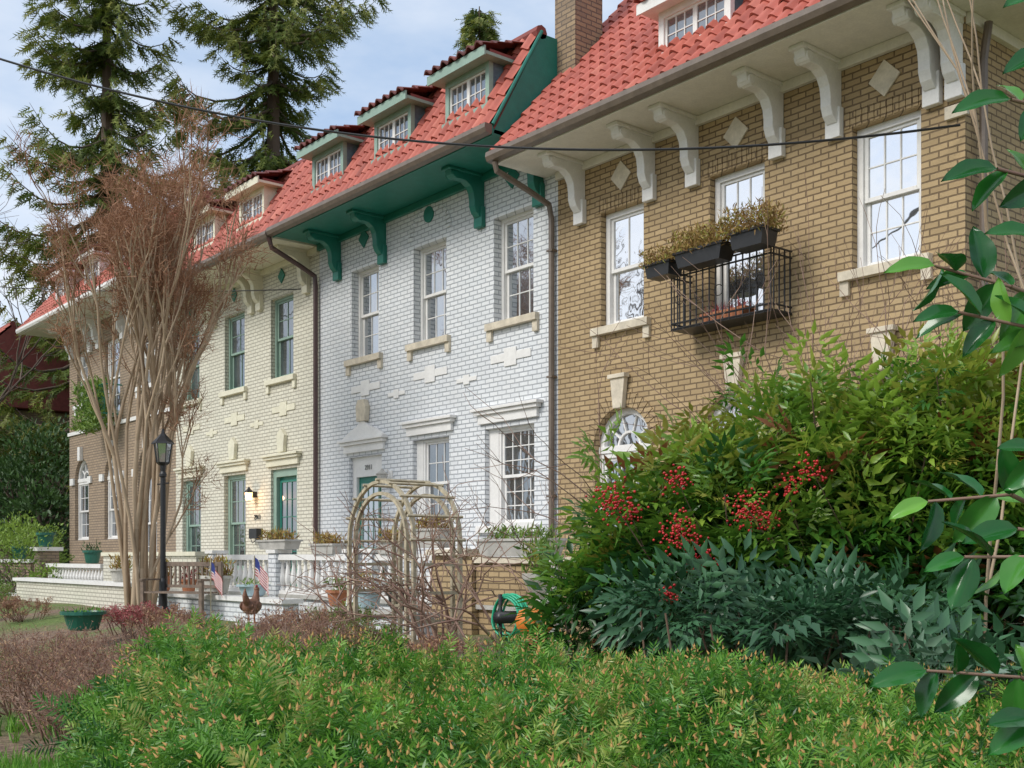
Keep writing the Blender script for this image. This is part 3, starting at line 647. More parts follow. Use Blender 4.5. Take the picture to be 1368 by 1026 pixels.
# low pedestal urn by the tan porch
x,y,_=site(.35,12.2); mb=MB(); z=.5
mb.lathe((x,y,z),[(.16,0),(.16,.08),(.09,.14),(.08,.55),(.13,.6),(.10,.64),(.16,.72),(.24,.86),(.25,.92),(.20,.92),(.02,.86)],'statue',18); o=mb.build('garden_urn'); tri_mesh('plant',[tuft((x,y,z+.9),.2,.2,.35,260,'lime',size=.13)],o)

# ---------------- lamp post
x,y,_=site(-5.72,18.4); z=.6; mb=MB()
mb.lathe((x,y,z),[(.11,0),(.11,.12),(.075,.2),(.06,.6),(.045,.65),(.042,2.3),(.06,2.32),(.06,2.36),(.04,2.4),(.05,2.5)],'black',12)
mb.lathe((x,y,z+2.5),[(.06,0),(.10,.03),(.11,.05)],'black',6); mb.lathe((x,y,z+2.55),[(.095,0),(.14,.30)],'g_mid',6)
for i in range(6):
    a=pi/3*i; mb.tube([(x+.1*math.cos(a),y+.1*math.sin(a),z+2.55),(x+.145*math.cos(a),y+.145*math.sin(a),z+2.86)],.009,'black',4)
mb.lathe((x,y,z+2.85),[(.19,0),(.17,.03),(.07,.13),(.05,.16),(.03,.18),(.02,.24),(.001,.26)],'black',6); mb.tube([(x-.22,y,z+2.2),(x+.22,y,z+2.2)],.014,'black',6)
mb.build('lamp_post')

# ---------------- arbor
ax,ay,_=site(-1.2,12.4); A=MB()
hw,dp=.66,.30; zb,sp=.4,1.78
for s in(-1,1):
    yy=ay+s*dp
    for ro in(hw,hw-.13):
        n=14
        for i in range(n):
            t0,t1=pi*i/n,pi*(i+1)/n
            A.exty([(ax+q*math.cos(t),sp+q*math.sin(t)) for q,t in((ro-.035,t0),(ro,t0),(ro,t1),(ro-.035,t1))],yy-.02,yy+.02,'wood')
    for sx in(-1,1):
        for q in(hw-.018,hw-.148): A.box(ax+sx*q-.02,ax+sx*q+.02,yy-.021,yy+.021,zb,sp,'wood')
        for z in np.arange(.75,sp,.27): A.box(ax+sx*(hw-.083)-.06,ax+sx*(hw-.083)+.06,yy-.012,yy+.012,z,z+.03,'wood')
for i in range(0,9):
    t=pi*i/8; cx,cz=ax+hw*math.cos(t),sp+hw*math.sin(t)
    A.tube([(cx,ay-dp-.06,cz),(cx,ay+dp+.06,cz)],.016,'wood',4)
for sx in(-1,1):
    for z in np.arange(.6,sp,.3): A.box(ax+sx*hw-.012,ax+sx*hw+.012,ay-dp,ay+dp,z,z+.035,'wood')
A.build('garden_arbor')
segs=[];tips=[]
for bx,by in((ax+.62,ay+.1),(ax+.9,ay-.3),(ax+.8,ay+.2),(ax-.6,ay-.25),(ax+1.3,ay-.4),(ax+1.8,ay-.2)):
    for k in range(3): grow(segs,tips,(bx+rng.uniform(-.15,.15),by,.45),(rng.normal()*.35,rng.normal()*.3,1),.72,.020,3,.75,.0,(2,3),.25,.8,.6)
tri_mesh('climbing_rose',[segs2tris(segs,5,'twig')])

# ---------------- bench
bx,by,_=site(-5.3,18.0); mb=MB(); T=Matrix.Translation((bx,by,.60))@Matrix.Rotation(math.radians(25),4,'Z')
for x in(-.6,.6):
    mb.box(x-.03,x+.03,-.25,-.19,0,.62,'teak'); mb.box(x-.03,x+.03,.2,.26,0,.92,'teak'); mb.box(x-.035,x+.035,-.27,.2,.621,.65,'teak')
for i in range(5): mb.box(-.57,.57,-.24+.09*i,-.17+.09*i,.42,.445,'teak')
mb.box(-.57,.57,.205,.25,.85,.92,'teak'); mb.box(-.57,.57,.205,.25,.5,.55,'teak')
for i in range(12): x=-.52+i*.0945; mb.box(x-.015,x+.015,.215,.24,.55,.85,'teak')
mb.build('garden_bench',xf=T)

# ---------------- flags
def flag(x,y,z,h,ang):
    mb=MB(); mb.tube([(0,0,0),(0,0,h)],.010,'wood',5)
    W,Hh,n=.42,.26,13; c,s=math.cos(ang),math.sin(ang)
    def pt(u,v): d=u*W; sag=.10*u*u; return (d*c*.6,d*s*.6+.02*math.sin(u*9),h-.02-v*Hh-sag-d*.5)
    for j in range(n):
        for i in range(6):
            k='blue' if (i<3 and j<7) else('red' if j%2==0 else 'wtrim')
            mb.poly([pt(i/6,j/n),pt((i+1)/6,j/n),pt((i+1)/6,(j+1)/n),pt(i/6,(j+1)/n)],k)
    mb.build('small_flag',xf=Matrix.Translation((x,y,z)))
flag(-15.1,-3.75,.5,1.12,.4); flag(-16.6,-3.75,.5,1.05,.3)

# ---------------- hen ornament
x,y,_=site(-3.25,14.0); hz=.78; mb=MB()
mb.lathe((0,0,0),[(.01,.10),(.06,.11),(.10,.15),(.115,.20),(.10,.25),(.06,.29),(.01,.30)],'henb',14,sx=1.45)
mb.tube([(.09,0,.22),(.14,0,.28),(.165,0,.35),(.17,0,.40)],[.075,.055,.038,.03],'henb',10); mb.ball((.18,0,.41),.04,.033,.036,'henb')
for a in(.5,.75,1.0,1.25):
    mb.tube([(-.10,0,.22),(-.18,.01*a,.22+.1*a),(-.20-.05*(1.3-a),0,.28+.12*a)],[.05,.035,.008],'henb',6)
mb.add([(.215,-.012,.41),(.215,.012,.41),(.255,0,.40),(.215,0,.425)],[(0,1,2),(0,2,3),(1,2,3)],'orange')
for i in range(3): mb.ball((.155+.022*i,0,.452-.004*abs(i-1)),.014,.006,.018,'red',8)
mb.ball((.205,0,.37),.01,.007,.02,'red',8)
for s in(-1,1):
    mb.tube([(0,.035*s,.13),(.01,.035*s,.0)],.009,'orange',5); [mb.tube([(.01,.035*s,.006),(.05,.035*s+q,.004)],.006,'orange',4) for q in(-.02,0,.02)]
    mb.ball((-.02,.10*s,.21),.10,.025,.06,'henb')
mb.lathe((0,0,-.5),[(.2,0),(.17,.46),(.2,.47),(.2,.497)],'concrete',14)
mb.build('hen_statue',smooth=True,xf=Matrix.Translation((x,y,hz))@Matrix.Rotation(2.3,4,'Z'))

# ---------------- cherub statue
x,y,_=site(.43,11.6); bz=.75; e=empty('garden_statue',(x,y,bz)); mb=MB()
mb.lathe((x,y,bz-.4),[(.17,0),(.17,.38),(.13,.40),(.13,.45),(.09,.48),(.09,.60),(.13,.64),(.13,.67)],'statue',12); mb.build('pedestal',e)
J=[(0,0,.50),(0,0,.60),(0,0,.69),(0,0,.75),(0,0,.80),(-.035,0,.48),(-.04,-.05,.38),(-.04,0,.28),(.035,0,.48),(.04,-.01,.38),(.04,0,.28),(-.07,0,.68),(-.11,-.03,.61),(-.06,-.09,.63),(.07,0,.68),(.11,-.03,.60),(.06,-.09,.61),(0,-.005,.84)]
E=[(0,1),(1,2),(2,3),(3,4),(0,5),(5,6),(6,7),(0,8),(8,9),(9,10),(2,11),(11,12),(12,13),(2,14),(14,15),(15,16),(4,17)]
Rr=[.055,.055,.058,.028,.055,.045,.035,.022,.045,.035,.022,.03,.022,.016,.03,.022,.016,.045]
me=bpy.data.meshes.new('figure'); me.from_pydata([(x+a,y+b_,bz+c) for a,b_,c in J],E,[]); me.materials.append(M['statue'])
ob=bpy.data.objects.new('figure',me); put(ob,e); md=ob.modifiers.new('s','SKIN'); sv=me.skin_vertices[0].data
for i,r in enumerate(Rr): sv[i].radius=(r,r)
sv[0].use_root=True; ob.modifiers.new('ss','SUBSURF').levels=2; ob.modifiers['ss'].render_levels=2

# ---------------- hose, pumpkin
x,y,_=site(-.02,10.6); mb=MB()
for i in range(7):
    R=.19+.014*(i%3); yy=y-.06+.02*i
    mb.tube([(x+R*math.cos(t),yy+.01*math.sin(3*t),1.03+R*math.sin(t)) for t in np.linspace(0,2*pi,25)],.012,'hose',6)
mb.tube([(x-.02,y-.1,.3),(x-.02,y-.1,1.25)],.02,'black',6); mb.tube([(x-.02,y+.1,1.03),(x-.02,y-.14,1.03)],.06,'black',10)
mb.build('garden_hose_reel',smooth=True)
x,y,_=site(.20,9.8); mb=MB()
mb.lathe((x,y,.92),[(.01,.02),(.09,0),(.15,.06),(.165,.13),(.13,.21),(.06,.235),(.02,.215)],'orange',48,rib=.06); mb.tube([(x,y,1.13),(x+.01,y,1.17),(x+.03,y,1.20)],[.02,.014,.016],'wood',6); mb.lathe((x,y,.3),[(.14,0),(.17,.58),(.19,.62)],'terra',14)
mb.build('pumpkin',smooth=True)

# ---------------- cables
def cable(name,a,b_,sag,r):
    mb=MB(); a,b_=Vector(a),Vector(b_)
    mb.tube([a.lerp(b_,t)-Vector((0,0,sag*4*t*(1-t))) for t in np.linspace(0,1,40)],r,'black',6); mb.build(name)
cable('overhead_cable',site(-7.8,14,8.3),(-6.15,-.1,6.16),.80,.014)
cable('overhead_cable',site(-16,30,9.0),(-20.2,-.2,7.0),.15,.012)

# =================== VEGETATION ===================
# crape myrtle
bx,by,_=site(-6.3,19.0); base=np.array([bx,by,.6]); segs=[];tips=[]
right=np.array([ST,CT,0]); fwd=np.array([-CT,ST,0])
for i in range(13):
    a=2*pi*i/13+rng.uniform(-.2,.2); off=right*math.cos(a)*.20+fwd*math.sin(a)*.20
    lean=(right*math.cos(a)+fwd*math.sin(a))*rng.uniform(.01,.085)+right*.01
    grow(segs,tips,base+off,np.array([0,0,1])+lean,3.05*rng.uniform(.85,1.12),rng.uniform(.035,.062),5,.33,.075,(2,3),.045,.60,.66,4)
segs_b=[s for s in segs if s[2]>.008]; segs_s=[s for s in segs if s[2]<=.008]
tp=np.array([t[0] for t in tips]); td=np.array([t[1] for t in tips])
if len(tp)>6500: s_=rng.choice(len(tp),6500,False); tp,td=tp[s_],td[s_]
def sprayT(n,l,w,sd):
    r=np.random.default_rng(sd); it=[]
    for i in range(n):
        t=r.uniform(.0,1); d=np.array([r.normal()*.9,1.0,r.normal()*.9]); q=(r.normal()*.05,t*l*.7,r.normal()*.05)
        V=np.array([(-w,0,0),(w,0,0),(0,l*r.uniform(.3,.6),0)]); F=np.array([(0,1,2)]); it.append(place((V,F),d,q,1,r.normal(size=3)))
    return merge(it)
hz=sprayT(12,.50,.0055,3)
tri_mesh('crape_myrtle_tree',[segs2tris(segs_b,7,'crape'),segs2tris(segs_s,4,'haze') if segs_s else segs2tris(segs_b[:1],3,'haze'),stamp(hz,frames(td+rng.normal(size=td.shape)*.6),tp-td*.2,rng.uniform(.7,1.5,len(tp)),rng.random(len(tp)),'haze')],smooth=False)

# spruces
def spruce(name,x,y,z0,Ht,R,z_low,nb,seed,dens=16,droop=.25,k='spruce'):
    r=np.random.default_rng(seed); segs=[((x,y,z0),(x,y,z0+Ht),.035*Ht*.5,.03)]
    P=[];D=[];Tt=[]
    for i in range(nb):
        f=r.uniform(0,1)**.85; z=z0+z_low+(Ht-z_low)*f; L=R*(1-f)**.7*r.uniform(.5,1.35)+.35; a=r.uniform(0,2*pi)
        d=np.array([math.cos(a),math.sin(a),0]); p=np.array([x,y,z]); n=6; prev=p; rr=.02+.012*L
        for j in range(1,n+1):
            t=j/n; q=p+d*L*t+np.array([0,0,-droop*L*math.sin(t*pi*.75)+.25*L*t**3])
            segs.append((prev,q,rr*(1-(j-1)/n)+.006,rr*(1-j/n)+.006))
            m_=int(dens*L/R*.5)+4
            s=r.uniform(0,1,m_)[:,None]; pp=prev+(q-prev)*s; side=np.cross(d,[0,0,1])
            sp_=r.normal(size=(m_,1))*.36*(1.1-t*.6)
            P.append(pp+side*sp_*.5+r.normal(size=(m_,3))*.06-np.array([0,0,.1])); dd=d*.8+side*sp_*1.4+np.array([0,0,-.7])+r.normal(size=(m_,3))*.25
            D.append(dd); Tt.append(np.clip(.15+.6*t+r.normal(size=m_)*.22,0,1)); prev=q
    P=np.concatenate(P);D=np.concatenate(D);Tt=np.concatenate(Tt)
    it=[]; r2=np.random.default_rng(seed+1)
    for i in range(10):
        t=i/10; sdx=1 if i%2 else -1; V=np.array([(-.024,0,0),(.024,0,0),(0,.20*(1.1-t*.5),0)]); it.append(place((V,np.array([(0,1,2)])),(sdx*.8,.8,r2.normal()*.35),(0,t*.5,0),1,(0,.1,1)))
    it.append((np.array([(-.03,0,0),(.03,0,0),(0,.62,0)]),np.array([(0,1,2)])))
    T=merge(it)
    tri_mesh(name,[segs2tris(segs,6,'bark'),stamp(T,frames(D,np.tile([0,0,1.],(len(D),1))+r.normal(size=D.shape)*.5),P,r.uniform(.8,1.5,len(P)),Tt,k)])
x,y,_=site(-10.2,48); spruce('spruce_tree',x,y,0,36,7.2,5,215,11,dens=36,droop=.3)
x,y,_=site(-16.6,46); spruce('spruce_tree',x,y,0,31,5.8,3,190,12,dens=32,droop=.3)
x,y,_=site(-1.8,62); spruce('spruce_tree',x,y,0,32.0,5.0,8,130,13,dens=22)

# broadleaf masses
def mass(name,blobs,n,size,k,T=None,stem=None,par=None,up=.3,shell=.55):
    T=T or leafT(1,.45,.15,.1); P=[];D=[];Tt=[]
    tot=sum(b_[3]*b_[4] for b_ in blobs)
    for (cx,cy,cz,rx,rz) in blobs:
        m_=int(n*rx*rz/tot); d=nrm(rng.normal(size=(m_,3))); rad=rng.uniform(shell,1,m_)**.6
        lump=1+.18*np.sin(d[:,0]*6+cx*3)*np.cos(d[:,1]*7+cy)+.12*np.sin(d[:,2]*11+cz)
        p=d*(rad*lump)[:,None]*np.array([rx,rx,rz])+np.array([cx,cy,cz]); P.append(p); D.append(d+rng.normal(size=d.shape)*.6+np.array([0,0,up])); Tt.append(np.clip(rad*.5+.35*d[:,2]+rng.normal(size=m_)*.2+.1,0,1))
    P=np.concatenate(P);D=np.concatenate(D);Tt=np.concatenate(Tt)
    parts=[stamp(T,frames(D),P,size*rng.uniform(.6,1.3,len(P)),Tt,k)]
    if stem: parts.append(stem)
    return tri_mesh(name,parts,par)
def stems(blobs,r0,k='bark',zb=.3):
    s=[];t=[]
    for (cx,cy,cz,rx,rz) in blobs:
        for i in range(4): grow(s,t,(cx+rng.normal()*.1*rx,cy+rng.normal()*.1*rx,zb),(rng.normal()*.3,rng.normal()*.3,1),max(.3,(cz-zb)*.55),r0,3,.6,.05)
    return segs2tris(s,5,k)
bl=[(*site(-15.4,37)[:2],3.2,2.0,2.6),(*site(-17.6,38)[:2],2.8,2.0,2.2),(*site(-14.7,35)[:2],2.2,1.3,1.8),(*site(-21,42)[:2],3.4,2.6,2.8)]
mass('holly_tree',bl,19000,.20,'ever',stem=stems(bl,.12))
bl=[(*site(-12.6,28.5)[:2],1.3,1.1,1.1),(*site(-13.6,31)[:2],1.6,1.2,1.2),(*site(-11.2,27.5)[:2],.9,.7,.5)]
mass('boxwood_shrub',bl,8000,.10,'lime',stem=stems(bl,.03))
bl=[(*site(-26,70)[:2],6,6,6),(*site(-36,72)[:2],7,7,7),(*site(-20,74)[:2],5,5,5)]
mass('distant_trees',bl,13000,.45,'ever',stem=stems(bl,.3,zb=0))

def bare_tree(name,x,y,z,h,r,depth=5,lean=(0,0,1),k='bark',nb=(2,3),sp=.55):
    s=[];t=[]; grow(s,t,(x,y,z),lean,h*.3,r,depth,sp,.05,nb,.09,.76,.62,3); tri_mesh(name,[segs2tris(s,5,k)]); 
x,y,_=site(-16.4,33); bare_tree('bare_tree',x,y,.4,11,.13,6)
x,y,_=site(-18.4,36); bare_tree('bare_tree',x,y,.4,12,.14,6)
for (x,y,h) in((-26,-27,17),(-18,-31,18),(-36,-25,16),(-45,-30,18)): bare_tree('bare_tree',x,y,0,h,.28)

# dry brown shrubs, left
def twig_shrub(name,x,y,z,R,Hh,n,k,leafk,nleaf,size,depth=3):
    s=[];t=[]
    for i in range(n):
        a=rng.uniform(0,2*pi); q=rng.uniform(0,.5)*R; lean=rng.uniform(.2,1.1)
        grow(s,t,(x+q*math.cos(a),y+q*math.sin(a),z),(math.cos(a)*lean,math.sin(a)*lean,1),Hh*.42,.010,depth,.6,.06,(2,3),.2,.7,.6,2)
    tp=np.array([q[0] for q in t]);td=np.array([q[1] for q in t]); parts=[segs2tris(s,4,k)]
    if nleaf:
        i=rng.integers(0,len(tp),nleaf); p=tp[i]-td[i]*rng.uniform(0,.3*Hh,(nleaf,1))+rng.normal(size=(nleaf,3))*.03*Hh
        parts.append(stamp(leafT(1,.35),frames(rng.normal(size=(nleaf,3))+[0,0,.5]),p,size*rng.uniform(.6,1.4,nleaf),rng.random(nleaf),leafk))
    tri_mesh(name,parts)
for r_,f_,R,Hh in((-3.1,9.0,.8,.8),(-3.9,9.9,.8,.85),(-2.3,9.3,.8,.85),(-4.8,11,.9,.85),(-3.2,10.8,1.0,.8),(-2.0,10.6,.9,.7)):
    x,y,_=site(r_,f_); twig_shrub('barberry_shrub',x,y,float(gh(x,y)),R,Hh,48,'twig','dry',4200,.028)
for r_,f_,kk in((-6.1,13.2,'lime'),(-7.2,15,'dryplant'),(-8.5,17,'lime'),(-9.6,20,'dryplant'),(-10.5,22.5,'lime'),(-8.3,19,'dry'),(-11.5,25,'lime'),(-5.4,15.6,'azal'),(-4.9,15.0,'azal'),(-4.5,14.8,'dry'),(-2.4,12.6,'dry'),(-1.4,11,'lime'),(-.6,10.0,'dry'),(-1.9,12.9,'lime')):
    x,y,_=site(r_,f_); twig_shrub('low_shrub',x,y,float(gh(x,y)),.6,.50,22,'twig',kk,1800,.04,2)
# bare flowering shrubs in front of the tan house
for r_,f_,hh in((1.2,7.4,2.9),(2.1,7.2,3.2),(2.9,7.0,3.3),(.55,8.2,2.2),(3.4,7.6,3.5),(1.7,8.4,3.4),(2.5,8.0,3.6)):
    x,y,_=site(r_,f_); s=[];t=[]
    for i in range(4): grow(s,t,(x+rng.normal()*.1,y+rng.normal()*.1,.2),(rng.normal()*.28,rng.normal()*.28,1),hh*.36,.011,4,.6,.04,(2,2),.13,.75,.66,3)
    tri_mesh('bare_shrub',[segs2tris(s,4,'twig')])

# grass
def grassT(n):
    it=[]; r=np.random.default_rng(5)
    for i in range(n):
        V=np.array([(-.006,0,0),(.006,0,0),(.004,.09,.01),(-.004,.09,.01),(0,.17,.05)]); F=np.array([(0,1,2),(0,2,3),(3,2,4)])
        it.append(place((V,F),(r.normal()*.35,r.normal()*.35,1),(r.normal()*.03,r.normal()*.03,0),r.uniform(.6,1.2),r.normal(size=3)))
    return merge(it)
n=6500; rr=rng.uniform(-6.2,-1.6,n); ff=rng.uniform(6.0,10.2,n); X=ST*rr-CT*ff; Y=CAMY+CT*rr+ST*ff
keep=(np.sin(X*2.1)+np.cos(Y*2.7+1)+rng.normal(size=n)*.5)>-.6; X,Y=X[keep],Y[keep]
P=np.stack([X,Y,gh(X,Y)],1); Mx=np.tile(np.eye(3),(len(P),1,1)); a=rng.uniform(0,2*pi,len(P)); Mx[:,0,0]=np.cos(a);Mx[:,0,1]=-np.sin(a);Mx[:,1,0]=np.sin(a);Mx[:,1,1]=np.cos(a)
tri_mesh('grass',[stamp(grassT(9),Mx,P,rng.uniform(.5,1.1,len(P)),rng.random(len(P)),'grass')])

# yew hedge
def yewT(sd,L=.088,nn=26):
    r=np.random.default_rng(sd); it=[]
    for i in range(nn):
        t=i/(nn-1); a=(i%2)*pi+r.normal()*.75; l=.027*(1.05-.35*t**4)*r.uniform(.85,1.1)
        V=np.array([(-.0010,0,0),(-.0021,l*.45,0),(.0021,l*.45,0),(0,l,-.0015)]); F=np.array([(0,2,1),(1,2,3)])
        el=.12+.25*t+.95*t**5
        d=(math.cos(a),el,math.sin(a)*.85+.15); it.append(place((V,F),d,(0,L*(.04+.96*t),0),1,(0,-.3,1)))
    V=np.array([(-.0018,0,0),(.0018,0,0),(0,L,0),(0,0,.002)]); it.append((V,np.array([(0,1,2),(0,2,3)]))); return merge(it)
def hedge_far(r): return 3.62-.30*np.clip(r+.6,0,9)**.9
def hedge_top(r,f):
    return 1.315-.035*(r+1)-.03*np.maximum(0,3.6-f)+.03*np.sin(r*5+f*2)+.03*np.sin(f*6-r*3)+.02*np.sin(r*13+1)-.5*np.clip(f-hedge_far(r),0,1)
def hedge_left(f): return -1.16+.42*np.clip(3.3-f,0,3)+.55*np.clip(f-3.3,0,1)
parts=[]
n=24000; rr=rng.uniform(-1.35,2.4,n); ff=rng.uniform(1.45,3.75,n)
ok=(rr>hedge_left(ff))&(ff<hedge_far(rr)+.05)&(np.abs(rr)<.55*ff+.35); rr,ff=rr[ok],ff[ok]
edge=np.clip((rr-hedge_left(ff))/.22,0,1); ef=np.clip((hedge_far(rr)+.05-ff)/.2,0,1)
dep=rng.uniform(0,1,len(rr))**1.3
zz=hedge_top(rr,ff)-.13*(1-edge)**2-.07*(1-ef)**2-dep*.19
P=np.stack([ST*rr-CT*ff,CAMY+CT*rr+ST*ff,zz],1)
out=np.stack([-(1-edge)*ST+(1-ef)*-CT*.5,-(1-edge)*CT+(1-ef)*ST*.5,np.zeros(len(rr))],1)
D=out*1.2+rng.normal(size=P.shape)*np.array([.5,.5,.25])+np.array([0,0,.75])
clump_shade=.60+.22*np.sin(P[:,0]*9)*np.cos(P[:,1]*8)-.60*dep  # clump variation; deeper sprigs get a darker tint, painting in the inner shade
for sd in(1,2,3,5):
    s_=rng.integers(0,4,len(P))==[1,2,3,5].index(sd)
    parts.append(stamp(yewT(sd),frames(D[s_]),P[s_],rng.uniform(.65,1.2,s_.sum()),np.clip(clump_shade[s_]+rng.normal(size=s_.sum())*.2,0,1),'yew'))
# side shoots and orange terminal buds on the exposed leaders
s_=(dep<.3); Pb=P[s_]+nrm(D[s_])*.088
bud=(np.array([(-.0028,0,0),(.0028,0,0),(0,.011,0),(0,.002,.0028),(0,.002,-.0028)]),np.array([(0,3,2),(3,1,2),(1,4,2),(4,0,2)]))
parts.append(stamp(bud,frames(D[s_]),Pb,rng.uniform(.7,1.5,len(Pb)),rng.random(len(Pb)),'bud'))
n=5500; ff=rng.uniform(1.7,3.6,n); rr=hedge_left(ff)+rng.normal(size=n)*.04; zt=hedge_top(rr,ff); zz=zt-.12-rng.uniform(0,1,n)*(zt-.15)
P=np.stack([ST*rr-CT*ff,CAMY+CT*rr+ST*ff,zz],1); D=np.array([-ST*.9,-CT*.9,.35])+rng.normal(size=P.shape)*.5
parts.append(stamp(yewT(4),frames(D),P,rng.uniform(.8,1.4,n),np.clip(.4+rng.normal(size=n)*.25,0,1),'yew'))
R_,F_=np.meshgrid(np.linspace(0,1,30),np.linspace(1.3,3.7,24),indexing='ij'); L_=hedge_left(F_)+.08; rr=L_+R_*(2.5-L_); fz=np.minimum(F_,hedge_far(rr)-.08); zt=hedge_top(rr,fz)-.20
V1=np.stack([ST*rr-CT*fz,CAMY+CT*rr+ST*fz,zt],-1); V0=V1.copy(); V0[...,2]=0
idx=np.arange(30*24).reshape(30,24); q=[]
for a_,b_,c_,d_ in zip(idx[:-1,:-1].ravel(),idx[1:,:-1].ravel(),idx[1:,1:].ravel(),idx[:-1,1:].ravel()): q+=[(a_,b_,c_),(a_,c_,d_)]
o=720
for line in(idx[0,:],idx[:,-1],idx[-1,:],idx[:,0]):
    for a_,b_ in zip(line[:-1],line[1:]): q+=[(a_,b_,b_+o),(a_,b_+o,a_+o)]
VV=np.concatenate([V1.reshape(-1,3),V0.reshape(-1,3)]); parts.append((VV,np.array(q),np.zeros(len(q)),'yewshade'))  # dark core sheet below the sprigs, coloured as the shaded interior
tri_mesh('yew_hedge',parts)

# nandina
def nandT(sd,n=4):
    r=np.random.default_rng(sd); it=[]; LT=leafT(.066,.023,.18,.12)
    V=np.array([(-.001,0,0),(.001,0,0),(0,.2,0)]); it.append((V,np.array([(0,1,2)])))
    it.append(place(LT,(0,1,-.1),(0,.2,0)))
    for i in range(n):
        y_=.04+.16*i/n; l=(1-i/n)*.10+.02
        for s in(-1,1):
            d=np.array([s*.85,.6,r.normal()*.2-.1]); p0=np.array([0,y_,0]); p1=p0+nrm(d)*l
            it.append((np.array([p0-[.0008,0,0],p0+[.0008,0,0],p1]),np.array([(0,1,2)])))
            it.append(place(LT,d+[0,.1,0],p1,r.uniform(.8,1.1)))
            for ss in(-1,1):
                if l>.03: it.append(place(LT,(d[0]+ss*-.6,d[1]+ss*.8,r.normal()*.2-.15),p0+nrm(d)*l*.6,r.uniform(.65,.95)))
    return merge(it)
NB=[(.60,5.0,1.60,.28,.28),(.95,5.1,1.76,.38,.30),(1.45,5.1,1.92,.42,.34),(2.0,5.0,2.00,.45,.36),(1.0,4.9,1.40,.42,.36),(1.6,4.9,1.5,.48,.40),(2.2,4.8,1.60,.42,.42),(.40,5.1,1.28,.26,.18),(2.6,4.9,1.97,.4,.4)]
parts=[]; s=[]
for bi,(r_,f_,z_,rx,rz) in enumerate(NB):
    m_=int(1500*rx*rz/.2*.26); d=nrm(rng.normal(size=(m_,3))); rad=rng.uniform(.15,1.3,m_)**.6; x,y,_=site(r_,f_)
    P=d*rad[:,None]*np.array([rx,rx,rz])+np.array([x,y,z_]); D=d*.7+rng.normal(size=d.shape)*.45+np.array([0,0,.25])
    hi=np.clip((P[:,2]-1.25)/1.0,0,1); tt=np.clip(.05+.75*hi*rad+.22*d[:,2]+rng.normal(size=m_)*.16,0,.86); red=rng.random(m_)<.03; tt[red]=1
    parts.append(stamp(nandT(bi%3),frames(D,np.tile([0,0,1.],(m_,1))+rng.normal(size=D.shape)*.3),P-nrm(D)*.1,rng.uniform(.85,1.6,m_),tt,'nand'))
    # leaders standing proud of the crown
    for q in range(5):
        a=rng.uniform(0,2*pi); tx=x+math.cos(a)*rx*.8; ty=y+math.sin(a)*rx*.8; tz=z_+rz*rng.uniform(1.0,1.45); p0=np.array([x+math.cos(a)*rx*.4,y+math.sin(a)*rx*.4,z_]); p1=np.array([tx,ty,tz]); s.append((p0,p1,.005,.003))
        mm=7; DD=rng.normal(size=(mm,3))*.8+nrm(p1-p0)*.6; PP=p0+(p1-p0)*rng.uniform(.6,1.02,(mm,1))
        parts.append(stamp(nandT(q),frames(DD,np.tile([0,0,1.],(mm,1))+rng.normal(size=DD.shape)*.3),PP,rng.uniform(.7,1.2,mm),np.clip(.6+rng.normal(size=mm)*.18,0,.9),'nand'))
for i in range(80):
    b_=NB[rng.integers(0,len(NB))]; r_=b_[0]*.9+.15+rng.normal()*.25; f_=b_[1]+rng.normal()*.2; x,y,_=site(r_,f_); X2,Y2,_=site(b_[0]+rng.normal()*.2,b_[1])
    p=np.array([x,y,.1]); tgt=np.array([X2,Y2,b_[2]+b_[4]*rng.uniform(0,.9)]); n=6; prev=p
    for j in range(1,n+1):
        q=p+(tgt-p)*j/n+rng.normal(size=3)*.025; s.append((prev,q,.011*(1.2-j/n),.011*(1.1-j/n)+.001)); prev=q
parts.append(segs2tris(s,5,'cane'))
# berries
import bmesh
bm=bmesh.new(); bmesh.ops.create_icosphere(bm,subdivisions=2,radius=.0054); bm.verts.ensure_lookup_table()
ico=(np.array([v.co[:] for v in bm.verts]),np.array([[v.index for v in f.verts] for f in bm.faces])); bm.free()
for (px_,f_,py_,n,sp_) in((.41,4.55,1.82,95,.035),(.48,4.57,1.78,45,.028),(.66,4.5,1.91,50,.026),(.66,4.45,1.70,120,.042),(.75,4.47,1.60,85,.036),(.93,4.45,1.80,90,.038),(1.00,4.47,1.74,60,.034),(1.20,4.5,1.95,55,.03),(.60,4.3,1.45,50,.022),(1.10,4.5,1.88,35,.025)):
    x,y,_=site(px_,f_); c=np.array([x,y,py_]); P=c+rng.normal(size=(n,3))*np.array([sp_,sp_,sp_*.95])
    parts.append(stamp(ico,frames(rng.normal(size=(n,3))),P,rng.uniform(.8,1.2,n),rng.random(n),'berry'))
    q=c+np.array([rng.normal()*.05,.25,-.35]); parts.append(segs2tris([(q,c,.004,.002)],4,'cane'))
tri_mesh('nandina_shrub',parts)
